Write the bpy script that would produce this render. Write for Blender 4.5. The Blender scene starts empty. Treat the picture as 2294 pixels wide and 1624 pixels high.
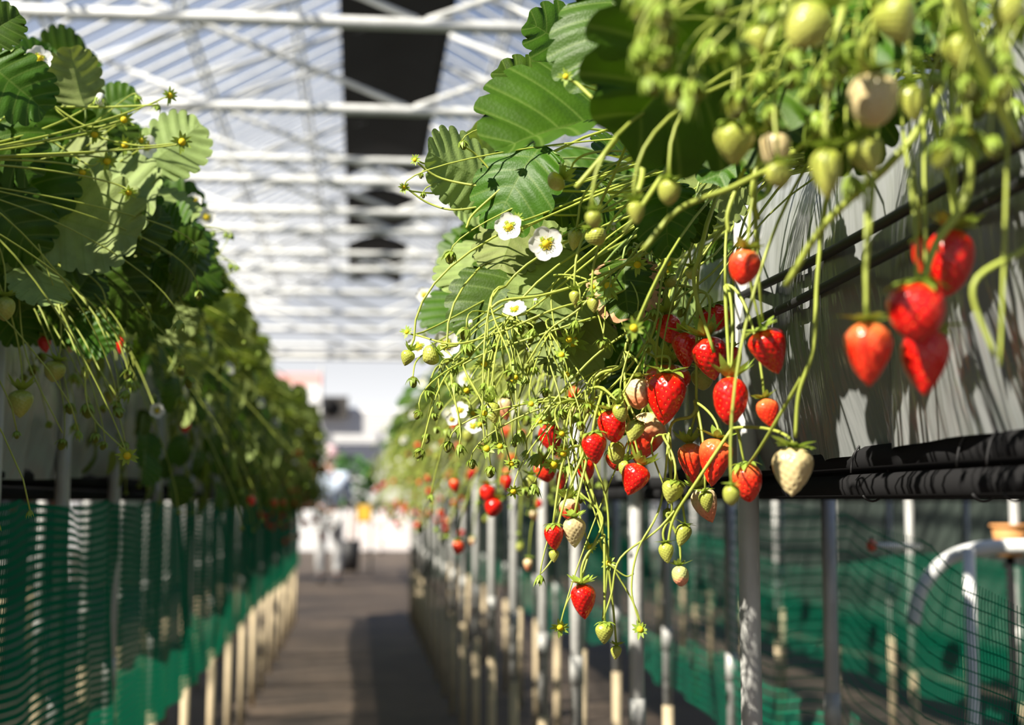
import bpy, bmesh, math, random
import numpy as np
from mathutils import Vector, Matrix, Euler
random.seed(7); np.random.seed(7)
R = math.radians
scene = bpy.context.scene
col = scene.collection

# ------------------------------------------------------------------ camera
FPX = 3186.1
PITCH, YAW = math.atan(313/3186.1), math.atan(0.1084)
CAM_Z = 1.0
fwd = Vector((math.sin(YAW)*math.cos(PITCH), math.cos(YAW)*math.cos(PITCH), math.sin(PITCH)))
rgt = Vector((math.cos(YAW), -math.sin(YAW), 0))
upv = rgt.cross(fwd)
camd = bpy.data.cameras.new('camera'); cam = bpy.data.objects.new('camera', camd); col.objects.link(cam)
camd.lens = 50; camd.sensor_width = 36; camd.clip_start = 0.02; camd.clip_end = 300
cam.location = (0, 0, CAM_Z)
cam.rotation_euler = Euler((math.pi/2 + PITCH, 0, -YAW), 'XYZ')
camd.dof.use_dof = True; camd.dof.focus_distance = 1.45; camd.dof.aperture_fstop = 4.3
camd.dof.aperture_blades = 0
scene.camera = cam

def W(px, py, Y):
    """point of the place at distance Y down the aisle that shows at pixel (px, py)"""
    d = fwd + rgt*((px-1147)/FPX) + upv*((812-py)/FPX)
    return Vector((0, 0, CAM_Z)) + d*(Y/d.y)

# ------------------------------------------------------------------ sky, sun, exposure
scene.view_settings.view_transform = 'Standard'; scene.view_settings.look = 'None'
scene.view_settings.gamma = 1; scene.view_settings.use_curve_mapping = False
scene.view_settings.exposure = 0.0
w = bpy.data.worlds.new('sky'); scene.world = w; w.use_nodes = True
nt = w.node_tree; bg = nt.nodes['Background']
tc = nt.nodes.new('ShaderNodeTexCoord'); sp = nt.nodes.new('ShaderNodeSeparateXYZ'); cr = nt.nodes.new('ShaderNodeValToRGB')
nt.links.new(tc.outputs['Generated'], sp.inputs[0]); nt.links.new(sp.outputs[2], cr.inputs[0]); nt.links.new(cr.outputs[0], bg.inputs[0])
e = cr.color_ramp.elements
e[0].position = 0.0; e[0].color = (.55, .52, .50, 1)
e[1].position = 1.0; e[1].color = (.10, .24, .62, 1)
for p_, c_ in ((.02, (3.0, 3.0, 3.0, 1)), (.13, (1.5, 1.55, 1.65, 1)), (.35, (.25, .45, .86, 1))):
    q = cr.color_ramp.elements.new(p_); q.color = c_
bg.inputs[1].default_value = 0.43
sund = bpy.data.lights.new('sun', 'SUN'); sun = bpy.data.objects.new('sun', sund); col.objects.link(sun)
sund.energy = 10.5; sund.angle = R(0.6); sund.color = (1.0, .93, .80)
SUN_TO = Vector((-1.0, -0.70, 1.09)).normalized()
sun.rotation_euler = SUN_TO.to_track_quat('Z', 'Y').to_euler()
scene.cycles.max_bounces = 8; scene.cycles.transparent_max_bounces = 24
scene.cycles.diffuse_bounces = 3; scene.cycles.glossy_bounces = 3; scene.cycles.transmission_bounces = 4
scene.cycles.use_fast_gi = False
scene.cycles.sample_clamp_indirect = 6
scene.cycles.caustics_reflective = False; scene.cycles.caustics_refractive = False

# ------------------------------------------------------------------ materials
MAT = {}
def newmat(name):
    m = bpy.data.materials.new(name); m.use_nodes = True; MAT[name] = m
    nt = m.node_tree
    return m, nt, nt.nodes['Principled BSDF'], nt.nodes['Material Output']
def N(nt, typ, **kw):
    n = nt.nodes.new(typ)
    for k, v in kw.items():
        if k == 'ins':
            for i, x in v.items(): n.inputs[i].default_value = x
        else: setattr(n, k, v)
    return n
def plain(name, c, rough=.6, metal=0, bump=0, bscale=40, var=0, spec=.5, coat=0, sss=0, vscale=8, transl=0):
    m, nt, b, out = newmat(name); L = nt.links.new
    b.inputs['Base Color'].default_value = (*c, 1); b.inputs['Roughness'].default_value = rough
    b.inputs['Metallic'].default_value = metal; b.inputs['Specular IOR Level'].default_value = spec
    if coat: b.inputs['Coat Weight'].default_value = coat; b.inputs['Coat Roughness'].default_value = .12
    if sss:
        b.inputs['Subsurface Weight'].default_value = sss; b.inputs['Subsurface Radius'].default_value = (.006, .002, .001); b.inputs['Subsurface Scale'].default_value = 1
    tcn = N(nt, 'ShaderNodeTexCoord')
    if var:
        n = N(nt, 'ShaderNodeTexNoise', ins={'Scale': vscale, 'Detail': 4}); L(tcn.outputs['Object'], n.inputs['Vector'])
        mx = N(nt, 'ShaderNodeMix', data_type='RGBA')
        mx.inputs[6].default_value = (*[x*(1-var) for x in c], 1); mx.inputs[7].default_value = (*[min(1, x*(1+var)) for x in c], 1)
        mr = N(nt, 'ShaderNodeMapRange', ins={1: .3, 2: .7}); L(n.outputs[0], mr.inputs[0]); L(mr.outputs[0], mx.inputs[0]); L(mx.outputs[2], b.inputs['Base Color'])
    if bump:
        n2 = N(nt, 'ShaderNodeTexNoise', ins={'Scale': bscale, 'Detail': 5}); L(tcn.outputs['Object'], n2.inputs['Vector'])
        bp = N(nt, 'ShaderNodeBump', ins={'Strength': bump, 'Distance': .01}); L(n2.outputs[0], bp.inputs['Height']); L(bp.outputs[0], b.inputs['Normal'])
    if transl:
        t = N(nt, 'ShaderNodeBsdfTranslucent'); t.inputs[0].default_value = (*c, 1)
        ms = N(nt, 'ShaderNodeMixShader', ins={0: transl}); L(b.outputs[0], ms.inputs[1]); L(t.outputs[0], ms.inputs[2]); L(ms.outputs[0], out.inputs[0])
    return m

def leaf_material(name, top, under, vein, trans):
    m, nt, b, out = newmat(name); L = nt.links.new
    uv = N(nt, 'ShaderNodeUVMap'); s = N(nt, 'ShaderNodeSeparateXYZ'); L(uv.outputs[0], s.inputs[0])
    # u = distance from the midrib 0..1, v = side-vein coordinate (integer + .5 on a vein)
    fr = N(nt, 'ShaderNodeMath', operation='FRACT'); L(s.outputs[1], fr.inputs[0])
    a = N(nt, 'ShaderNodeMath', operation='SUBTRACT', ins={1: .5}); L(fr.outputs[0], a.inputs[0])
    a2 = N(nt, 'ShaderNodeMath', operation='ABSOLUTE'); L(a.outputs[0], a2.inputs[0])
    v1 = N(nt, 'ShaderNodeMapRange', ins={1: .0, 2: .09, 3: 1, 4: 0}); L(a2.outputs[0], v1.inputs[0])
    v2 = N(nt, 'ShaderNodeMapRange', ins={1: .0, 2: .045, 3: 1, 4: 0}); L(s.outputs[0], v2.inputs[0])
    mxv = N(nt, 'ShaderNodeMath', operation='MAXIMUM'); L(v1.outputs[0], mxv.inputs[0]); L(v2.outputs[0], mxv.inputs[1])
    geo = N(nt, 'ShaderNodeNewGeometry')
    oi = N(nt, 'ShaderNodeObjectInfo')
    tcn = N(nt, 'ShaderNodeTexCoord')
    no = N(nt, 'ShaderNodeTexNoise', ins={'Scale': 5, 'Detail': 6}); L(tcn.outputs['Object'], no.inputs['Vector'])
    fine = N(nt, 'ShaderNodeTexVoronoi', ins={'Scale': 38}); L(tcn.outputs['Object'], fine.inputs['Vector'])
    side = N(nt, 'ShaderNodeMix', data_type='RGBA'); side.inputs[6].default_value = (*top, 1); side.inputs[7].default_value = (*under, 1); L(geo.outputs['Backfacing'], side.inputs[0])
    hsv = N(nt, 'ShaderNodeHueSaturation')
    h1 = N(nt, 'ShaderNodeMapRange', ins={3: .478, 4: .508}); L(oi.outputs['Random'], h1.inputs[0]); L(h1.outputs[0], hsv.inputs['Hue'])
    vsum = N(nt, 'ShaderNodeMath', operation='MULTIPLY_ADD', ins={1: .9, 2: .25}); L(no.outputs[0], vsum.inputs[0])
    v3 = N(nt, 'ShaderNodeMath', operation='MULTIPLY_ADD', ins={1: .35}); L(oi.outputs['Random'], v3.inputs[0]); L(vsum.outputs[0], v3.inputs[2])
    v4 = N(nt, 'ShaderNodeMath', operation='ADD', ins={1: .12}); L(v3.outputs[0], v4.inputs[0])
    L(v4.outputs[0], hsv.inputs['Value']); L(side.outputs[2], hsv.inputs['Color'])
    vm = N(nt, 'ShaderNodeMix', data_type='RGBA'); vm.inputs[7].default_value = (*vein, 1); L(hsv.outputs[0], vm.inputs[6])
    sc = N(nt, 'ShaderNodeMath', operation='MULTIPLY', ins={1: .45}); L(mxv.outputs[0], sc.inputs[0]); L(sc.outputs[0], vm.inputs[0])
    L(vm.outputs[2], b.inputs['Base Color'])
    b.inputs['Specular IOR Level'].default_value = .32
    rg = N(nt, 'ShaderNodeMapRange', ins={3: .50, 4: .65}); L(geo.outputs['Backfacing'], rg.inputs[0]); L(rg.outputs[0], b.inputs['Roughness'])
    bp = N(nt, 'ShaderNodeBump', ins={'Strength': .05, 'Distance': .02}); L(fine.outputs[0], bp.inputs['Height']); L(bp.outputs[0], b.inputs['Normal'])
    t = N(nt, 'ShaderNodeBsdfTranslucent'); tc2 = N(nt, 'ShaderNodeMix', data_type='RGBA', blend_type='MULTIPLY', ins={0: 1.0})
    tc2.inputs[7].default_value = (1.9, 1.9, .5, 1); L(vm.outputs[2], tc2.inputs[6]); L(tc2.outputs[2], t.inputs[0])
    ms = N(nt, 'ShaderNodeMixShader', ins={0: trans}); L(b.outputs[0], ms.inputs[1]); L(t.outputs[0], ms.inputs[2]); L(ms.outputs[0], out.inputs[0])
    return m

def berry_material(name, top, low, z0, z1, dot=None, rough=.28, coat=.5):
    """fruit skin: colour of the shoulder, colour of the body, blend between the heights z0 and z1"""
    m, nt, b, out = newmat(name); L = nt.links.new
    tcn = N(nt, 'ShaderNodeTexCoord'); s = N(nt, 'ShaderNodeSeparateXYZ'); L(tcn.outputs['Object'], s.inputs[0])
    no = N(nt, 'ShaderNodeTexNoise', ins={'Scale': 2.5, 'Detail': 3}); L(tcn.outputs['Object'], no.inputs['Vector'])
    ma = N(nt, 'ShaderNodeMath', operation='MULTIPLY_ADD', ins={1: .35}); L(no.outputs[0], ma.inputs[0]); L(s.outputs[2], ma.inputs[2])
    mr = N(nt, 'ShaderNodeMapRange', ins={1: z0+.17, 2: z1+.17, 3: 0, 4: 1}); L(ma.outputs[0], mr.inputs[0])
    mx = N(nt, 'ShaderNodeMix', data_type='RGBA'); mx.inputs[6].default_value = (*top, 1); mx.inputs[7].default_value = (*low, 1)
    L(mr.outputs[0], mx.inputs[0]); L(mx.outputs[2], b.inputs['Base Color'])
    b.inputs['Roughness'].default_value = rough; b.inputs['Coat Weight'].default_value = coat; b.inputs['Coat Roughness'].default_value = .1
    b.inputs['Subsurface Weight'].default_value = .12; b.inputs['Subsurface Radius'].default_value = (.004, .0012, .0008); b.inputs['Subsurface Scale'].default_value = 1
    return m

leaf_material('leaf', (.040, .108, .002), (.24, .32, .10), (.17, .25, .05), .20)
plain('stem', (.48, .56, .10), .45, var=.18, vscale=30, transl=.25)
plain('petiole', (.34, .46, .12), .5, var=.2, vscale=30, transl=.2)
plain('calyx', (.33, .46, .06), .5, var=.3, vscale=40, transl=.3)
plain('young', (.38, .42, .035), .5, bump=.8, bscale=900, var=.2, vscale=200)
plain('petal', (.92, .92, .90), .6, transl=.35)
plain('pollen', (.95, .70, .02), .7, var=.15, vscale=300, transl=.2)
plain('dry', (.50, .28, .14), .8, var=.3)
berry_material('ripe', (.70, .006, .004), (.80, .035, .008), -.16, -.02)
berry_material('orange_red', (.85, .028, .008), (.85, .22, .06), -.45, -.05)
berry_material('turning', (.84, .26, .12), (.78, .62, .34), -.75, -.30)
berry_material('blush_tip', (.85, .34, .20), (.52, .55, .20), -.75, -.55)
berry_material('pale_top', (.85, .05, .015), (.86, .62, .32), -.55, -.18)
berry_material('cream', (.66, .54, .28), (.62, .50, .25), -.8, -.2, rough=.35, coat=.3)
berry_material('green', (.46, .47, .10), (.36, .41, .055), -.8, -.1, rough=.4, coat=.2)
plain('seed_gold', (.80, .45, .06), .35, coat=.5)
plain('seed_green', (.32, .36, .06), .5)
plain('seed_brown', (.35, .17, .05), .5)
# pipes
def pipe_mat(name, c, metal, rough):
    return plain(name, c, rough, metal, bump=.15, bscale=60, var=.14, vscale=14)
pipe_mat('galvanised', (.50, .50, .48), .12, .45)
pipe_mat('white_paint', (.74, .75, .74), .0, .4)
plain('dark_pipe', (.012, .012, .013), .85, spec=.15)  # near-black: the rails' shade under the bed film is put into this colour
pipe_mat('tan_tube', (.62, .50, .32), .0, .7)
plain('black_plastic', (.018, .018, .02), .6)
plain('soil', (.03, .022, .015), .95, bump=.6, bscale=80)
plain('blackout', (.012, .012, .014), .85, var=.3, vscale=3)

def film_bench():
    m, nt, b, out = newmat('bench_film'); L = nt.links.new
    b.inputs['Base Color'].default_value = (.40, .42, .42, 1); b.inputs['Roughness'].default_value = .18
    b.inputs['Metallic'].default_value = .2; b.inputs['Specular IOR Level'].default_value = .8
    tcn = N(nt, 'ShaderNodeTexCoord'); mp = N(nt, 'ShaderNodeMapping'); mp.inputs['Scale'].default_value = (3, 11, 1.6)
    L(tcn.outputs['Object'], mp.inputs[0]); n = N(nt, 'ShaderNodeTexNoise', ins={'Scale': 1.4, 'Detail': 4, 'Roughness': .55}); L(mp.outputs[0], n.inputs['Vector'])
    bp = N(nt, 'ShaderNodeBump', ins={'Strength': .55, 'Distance': .03}); L(n.outputs[0], bp.inputs['Height']); L(bp.outputs[0], b.inputs['Normal'])
    t = N(nt, 'ShaderNodeBsdfTranslucent'); t.inputs[0].default_value = (.55, .56, .50, 1)
    ms = N(nt, 'ShaderNodeMixShader', ins={0: .25}); L(b.outputs[0], ms.inputs[1]); L(t.outputs[0], ms.inputs[2]); L(ms.outputs[0], out.inputs[0])
film_bench()

def film_roof(name, clear, c):
    m, nt, b, out = newmat(name); L = nt.links.new
    tcn = N(nt, 'ShaderNodeTexCoord'); mp = N(nt, 'ShaderNodeMapping'); mp.inputs['Scale'].default_value = (.25, 1.0, .25)
    L(tcn.outputs['Object'], mp.inputs[0]); n = N(nt, 'ShaderNodeTexNoise', ins={'Scale': 1.2, 'Detail': 3}); L(mp.outputs[0], n.inputs['Vector'])
    mr = N(nt, 'ShaderNodeMapRange', ins={1: .35, 2: .65, 3: clear-.10, 4: clear+.10}); L(n.outputs[0], mr.inputs[0])
    t = N(nt, 'ShaderNodeBsdfTranslucent'); t.inputs[0].default_value = (*c, 1)
    d = N(nt, 'ShaderNodeBsdfDiffuse'); d.inputs[0].default_value = (*c, 1)
    m1 = N(nt, 'ShaderNodeMixShader', ins={0: .7}); L(d.outputs[0], m1.inputs[1]); L(t.outputs[0], m1.inputs[2])
    tr = N(nt, 'ShaderNodeBsdfTransparent')
    ms = N(nt, 'ShaderNodeMixShader'); L(mr.outputs[0], ms.inputs[0]); L(m1.outputs[0], ms.inputs[1]); L(tr.outputs[0], ms.inputs[2]); L(ms.outputs[0], out.inputs[0])
film_roof('roof_film', .83, (.62, .66, .77))
film_roof('wall_film', .35, (.85, .88, .90))

def net_mat(name, cu, cv, wu, wv, c):
    m, nt, b, out = newmat(name); L = nt.links.new
    b.inputs['Base Color'].default_value = (*c, 1); b.inputs['Roughness'].default_value = .85; b.inputs['Specular IOR Level'].default_value = .08
    uv = N(nt, 'ShaderNodeUVMap'); s = N(nt, 'ShaderNodeSeparateXYZ'); L(uv.outputs[0], s.inputs[0])
    res = []
    for i, (cell, wd) in enumerate(((cu, wu), (cv, wv))):
        a = N(nt, 'ShaderNodeMath', operation='MULTIPLY', ins={1: 1/cell}); L(s.outputs[i], a.inputs[0])
        f = N(nt, 'ShaderNodeMath', operation='FRACT'); L(a.outputs[0], f.inputs[0])
        g = N(nt, 'ShaderNodeMath', operation='LESS_THAN', ins={1: wd}); L(f.outputs[0], g.inputs[0]); res.append(g)
    mx = N(nt, 'ShaderNodeMath', operation='MAXIMUM'); L(res[0].outputs[0], mx.inputs[0]); L(res[1].outputs[0], mx.inputs[1])
    t = N(nt, 'ShaderNodeBsdfTranslucent'); t.inputs[0].default_value = (*c, 1)
    m1 = N(nt, 'ShaderNodeMixShader', ins={0: .3}); L(b.outputs[0], m1.inputs[1]); L(t.outputs[0], m1.inputs[2])
    tr = N(nt, 'ShaderNodeBsdfTransparent')
    ms = N(nt, 'ShaderNodeMixShader'); L(mx.outputs[0], ms.inputs[0]); L(tr.outputs[0], ms.inputs[1]); L(m1.outputs[0], ms.inputs[2]); L(ms.outputs[0], out.inputs[0])
net_mat('net', .0066, .021, .24, .11, (.004, .26, .14))
net_mat('net_dense', .0066, .014, .66, .50, (.002, .20, .10))

def floor_mat():
    m, nt, b, out = newmat('ground_sheet'); L = nt.links.new
    tcn = N(nt, 'ShaderNodeTexCoord')
    n = N(nt, 'ShaderNodeTexNoise', ins={'Scale': 1.3, 'Detail': 6, 'Roughness': .65}); L(tcn.outputs['Object'], n.inputs['Vector'])
    n2 = N(nt, 'ShaderNodeTexNoise', ins={'Scale': 26, 'Detail': 4}); L(tcn.outputs['Object'], n2.inputs['Vector'])
    a = N(nt, 'ShaderNodeMath', operation='MULTIPLY_ADD', ins={1: .35}); L(n2.outputs[0], a.inputs[0]); L(n.outputs[0], a.inputs[2])
    cr = N(nt, 'ShaderNodeValToRGB'); L(a.outputs[0], cr.inputs[0])
    cr.color_ramp.elements[0].position = .5; cr.color_ramp.elements[0].color = (.036, .028, .022, 1)
    cr.color_ramp.elements[1].position = .85; cr.color_ramp.elements[1].color = (.12, .086, .06, 1)
    L(cr.outputs[0], b.inputs['Base Color']); b.inputs['Roughness'].default_value = .75
    bp = N(nt, 'ShaderNodeBump', ins={'Strength': .4, 'Distance': .01}); L(n2.outputs[0], bp.inputs['Height']); L(bp.outputs[0], b.inputs['Normal'])
floor_mat()

# ------------------------------------------------------------------ object helpers
def thing(name, loc, label=None, cat=None, group=None, kind=None):
    o = bpy.data.objects.new(name, None); o.empty_display_size = .05; col.objects.link(o); o.location = loc
    return tag(o, label, cat, group, kind)
def tag(o, label=None, cat=None, group=None, kind=None):
    if label: o['label'] = label
    if cat: o['category'] = cat
    if group: o['group'] = group
    if kind: o['kind'] = kind
    return o
def mesh(name, verts, faces, mats, smooth=True, mi=None, uvs=None):
    me = bpy.data.meshes.new(name); me.from_pydata([tuple(v) for v in verts], [], [tuple(f) for f in faces])
    for m in (mats if isinstance(mats, (list, tuple)) else [mats]): me.materials.append(MAT[m] if isinstance(m, str) else m)
    if smooth: me.polygons.foreach_set('use_smooth', [True]*len(me.polygons))
    if mi is not None: me.polygons.foreach_set('material_index', mi)
    if uvs is not None:
        l = me.uv_layers.new(name='UVMap'); vi = np.zeros(len(me.loops), dtype=np.int32); me.loops.foreach_get('vertex_index', vi)
        l.data.foreach_set('uv', np.asarray(uvs, dtype=np.float32)[vi].ravel())
    me.update(); return me
def obj(name, me, parent=None, mtx=None):
    o = bpy.data.objects.new(name, me); col.objects.link(o)
    if parent: o.parent = parent
    if mtx is not None: o.matrix_basis = mtx
    return o
def catmull(pts, n):
    P = [Vector(p) for p in pts]; P = [P[0]*2-P[1]] + P + [P[-1]*2-P[-2]]; out = []
    for i in range(1, len(P)-2):
        for k in range(n):
            t = k/n; a, b, c, d = P[i-1], P[i], P[i+1], P[i+2]
            out.append(.5*((2*b) + (c-a)*t + (2*a-5*b+4*c-d)*t*t + (3*b-a-3*c+d)*t**3))
    out.append(P[-2]); return out
def bezier(a, b, c, d, n=14):
    return [a*(1-t)**3 + b*3*t*(1-t)**2 + c*3*t*t*(1-t) + d*t**3 for t in (k/n for k in range(n+1))]
def tube(pts, r0, r1=None, seg=6, cap=True):
    """verts, faces of a round tube along pts"""
    r1 = r0 if r1 is None else r1; pts = [Vector(p) for p in pts]; n = len(pts); V = []; F = []
    ref = None
    for i, p in enumerate(pts):
        t = (pts[min(i+1, n-1)] - pts[max(i-1, 0)]).normalized()
        if ref is None: ref = t.orthogonal().normalized()
        ref = (ref - t*ref.dot(t)).normalized(); bn = t.cross(ref); r = r0 + (r1-r0)*i/(n-1)
        for k in range(seg):
            a = 2*math.pi*k/seg; V.append(p + ref*(math.cos(a)*r) + bn*(math.sin(a)*r))
    for i in range(n-1):
        for k in range(seg):
            a = i*seg+k; b = i*seg+(k+1) % seg; F.append((a, b, b+seg, a+seg))
    if cap: F.append(tuple(range(seg-1, -1, -1))); F.append(tuple((n-1)*seg+k for k in range(seg)))
    return V, F
def join(parts):
    V, F, M = [], [], []
    for p in parts:
        v, f = p[0], p[1]; m = p[2] if len(p) > 2 else 0; o = len(V)
        V += list(v); F += [tuple(i+o for i in q) for q in f]; M += [m]*len(f) if isinstance(m, int) else list(m)
    return V, F, M
def boxg(x0, x1, y0, y1, z0, z1):
    V = [(x, y, z) for z in (z0, z1) for y in (y0, y1) for x in (x0, x1)]
    return V, [(0, 2, 3, 1), (4, 5, 7, 6), (0, 1, 5, 4), (2, 6, 7, 3), (0, 4, 6, 2), (1, 3, 7, 5)]
def xf(vf, M):
    return ([M @ Vector(v) for v in vf[0]],) + tuple(vf[1:])
def sphere_g(rx, ry, rz, nu=12, nv=8, c=(0, 0, 0)):
    V = []; F = []
    for j in range(nv+1):
        ph = math.pi*j/nv
        for i in range(nu):
            a = 2*math.pi*i/nu; V.append((c[0]+rx*math.sin(ph)*math.cos(a), c[1]+ry*math.sin(ph)*math.sin(a), c[2]+rz*math.cos(ph)))
    for j in range(nv):
        for i in range(nu):
            a = j*nu+i; b = j*nu+(i+1) % nu; F.append((a, a+nu, b+nu, b))
    return V, F

# ------------------------------------------------------------------ leaflet
def leaflet_geo(nt_=9, sub=6, na=7, wr=.46, curl=.18, fold=.25, pleat=.011, tooth=.085, twist=0.0, seed=0, brown=False):
    """one toothed strawberry leaflet, base at the origin, tip at +Y, length 1, upper side +Z"""
    rnd = random.Random(seed); V = []; UV = []; F = []; MI = []
    ns = nt_*sub; ph = rnd.uniform(0, 6)
    for sgn in (1, -1):
        base = len(V)
        for i in range(ns+1):
            s = i/ns; k = s*nt_
            # margin point
            y = s**1.05*(1.0); wdt = wr*math.sin(math.pi*min(1, (.04+.96*s))**.88)**.62
            ang = s
            my = .02 + .96*(1-math.cos(math.pi*s))/2*1.0
            mw = wr*(math.sin(math.pi*s**1.12)**.68) if 0 < s < 1 else 0
            # rounded tooth
            fr = k - math.floor(k); bump_ = tooth*math.sqrt(max(0, 1-(2*fr-1)**2))*(min(1, s*4)) 
            if i == ns: bump_ = tooth*.5
            nx, ny = math.cos(math.pi*(s-.42)), math.sin(math.pi*(s-.42))
            mx_, my_ = mw + bump_*max(0, nx), my + bump_*ny*.8
            by = max(0, my - .34*mw/wr*.55 - .02)
            for j in range(na+1):
                a = j/na; ac = a**.95
                x = mx_*ac; yy = by + (my_-by)*a**1.12
                z = fold*x*.9 - curl*(yy-.25)**2*1.3 - .55*curl*x*x*2
                z += pleat*math.cos(2*math.pi*(fr-.0))*math.sin(math.pi*min(1, a*1.0)*.75)*1.0
                z += .012*math.sin(7*yy+ph)*math.sin(5*x+ph*2)
                z += twist*x*sgn
                V.append((x*sgn, yy, z)); UV.append((a, k))
        for i in range(ns):
            for j in range(na):
                a = base+i*(na+1)+j; q = (a, a+1, a+na+2, a+na+1)
                F.append(q if sgn > 0 else q[::-1])
                MI.append(1 if brown and (j >= na-2) and rnd.random() < .85 else 0)
    return V, F, MI, UV
LEAF = []
for k in range(8):
    rr = random.Random(k)
    g = leaflet_geo(nt_=rr.choice((8, 9, 9)), wr=rr.uniform(.40, .48), curl=(.10, .28, .5, .18, .35, .05, .7, .22)[k], fold=(.15, .3, .45, .6, .1, .25, .2, -.15)[k], twist=rr.uniform(-.12, .12), seed=k, pleat=rr.uniform(.009, .014))
    LEAF.append(mesh('leaflet', g[0], g[1], ['leaf', 'dry'], mi=g[2], uvs=g[3]))
g = leaflet_geo(nt_=8, wr=.47, curl=.2, fold=.2, seed=20, brown=True); LEAF_BROWN = mesh('leaflet_brown', g[0], g[1], ['leaf', 'dry'], mi=g[2], uvs=g[3])
g = leaflet_geo(nt_=7, sub=3, na=3, wr=.45, curl=.3, fold=.25, seed=21); LOWLEAF = g

def frame(base, tip, normal):
    L = tip - base; ln = L.length; y = L.normalized(); z = (normal - y*normal.dot(y)).normalized(); x = y.cross(z)
    return Matrix(((x.x*ln, y.x*ln, z.x*ln, base.x), (x.y*ln, y.y*ln, z.y*ln, base.y), (x.z*ln, y.z*ln, z.z*ln, base.z), (0, 0, 0, 1)))

# ------------------------------------------------------------------ fruit
def profile(t, wide, p, q):
    if t < wide: s = 1 - t/wide; return math.sqrt(max(0, 1-s*s))*.995 + .0
    s = (t-wide)/(1-wide); return max(0, (1-s**p))**q
def berry_geo(nu=64, nv=50, nseed=105, wide=.30, p=1.75, q=.78, dim=.040, lump=.05, seed=0):
    """length 1 downwards from the origin, radius .5"""
    rnd = random.Random(seed); ph = [rnd.uniform(0, 6) for _ in range(4)]
    ts = [(1-math.cos(math.pi*j/nv))/2 for j in range(nv+1)]
    def P(t, a):
        r = .5*profile(t, wide, p, q)*(1+lump*math.sin(2*a+ph[0])+lump*.6*math.sin(3*a+ph[1]+3*t))
        bend = .06*math.sin(ph[2])*t*t; z = -t - .02*math.exp(-(r/.12)**2)*(1 if t < .5 else 0)
        return np.array((r*math.cos(a)+bend, r*math.sin(a), z))
    # seeds equally spread over the skin
    area = np.cumsum([profile(t, wide, p, q)*.5+.02 for t in np.linspace(.03, .985, 400)]); area /= area[-1]
    sd = []
    for i in range(nseed):
        t = float(np.interp((i+.5)/nseed, area, np.linspace(.03, .985, 400))); a = i*2.399963 + rnd.uniform(-.08, .08); sd.append((t, a % (2*math.pi)))
    S = np.array([P(t, a) for t, a in sd]) if nseed else np.zeros((0, 3))
    V = np.array([P(t, 2*math.pi*i/nu) for t in ts for i in range(nu)])
    c = np.stack([np.zeros(len(V)), np.zeros(len(V)), np.clip(V[:, 2], -.8, -.3)], 1)
    nrm = V-c; nrm /= np.maximum(1e-6, np.linalg.norm(nrm, axis=1))[:, None]
    if nseed:
        d = np.sqrt(((V[:, None, :]-S[None])**2).sum(2)).min(1); sg = .034
        V = V + nrm*(dim*(.35-np.exp(-(d/sg)**2)))[:, None]
    F = []
    for j in range(nv):
        for i in range(nu):
            a = j*nu+i; b = j*nu+(i+1) % nu; F.append((a, a+nu, b+nu, b))
    sv, sf = [], []
    ic = [(0, 0, 1), (0, 0, -1)] + [(math.cos(math.pi*k/3), math.sin(math.pi*k/3), 0) for k in range(6)]
    fc = [(0, 2+k, 2+(k+1) % 6) for k in range(6)] + [(1, 2+(k+1) % 6, 2+k) for k in range(6)]
    for (t, a), s in zip(sd, S):
        n = Vector(s - np.array((0, 0, min(-.3, max(-.8, s[2]))))).normalized(); dn = Vector((0, 0, -1)); y = (dn - n*dn.dot(n)).normalized(); x = y.cross(n)
        o = len(sv); cpt = Vector(s) - n*dim*.35
        sv += [cpt + x*(v[0]*.012) + y*(v[1]*.019) + n*(v[2]*.012) for v in ic]; sf += [tuple(o+i for i in f) for f in fc]
    return (V, F), (sv, sf)
SHAPES = [dict(wide=.30, p=1.75, q=.85), dict(wide=.34, p=2.2, q=.70, lump=.03), dict(wide=.26, p=1.5, q=.8, lump=.07), dict(wide=.38, p=2.6, q=.62, lump=.06), dict(wide=.28, p=1.9, q=.95, lump=.04)]
_bg = {}; _bm = {}
def berry_mesh(shape, mat, seedmat, low=False):
    k = (shape, low)
    if k not in _bg:
        _bg[k] = berry_geo(seed=shape, **SHAPES[shape]) if not low else berry_geo(nu=16, nv=12, nseed=0, seed=shape, **SHAPES[shape])
    kk = (shape, mat, seedmat, low)
    if kk not in _bm:
        a, b = _bg[k]
        _bm[kk] = (mesh('fruit_'+mat, a[0], a[1], mat), None if low else mesh('seeds_'+mat, b[0], b[1], seedmat))
    return _bm[kk]
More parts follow.
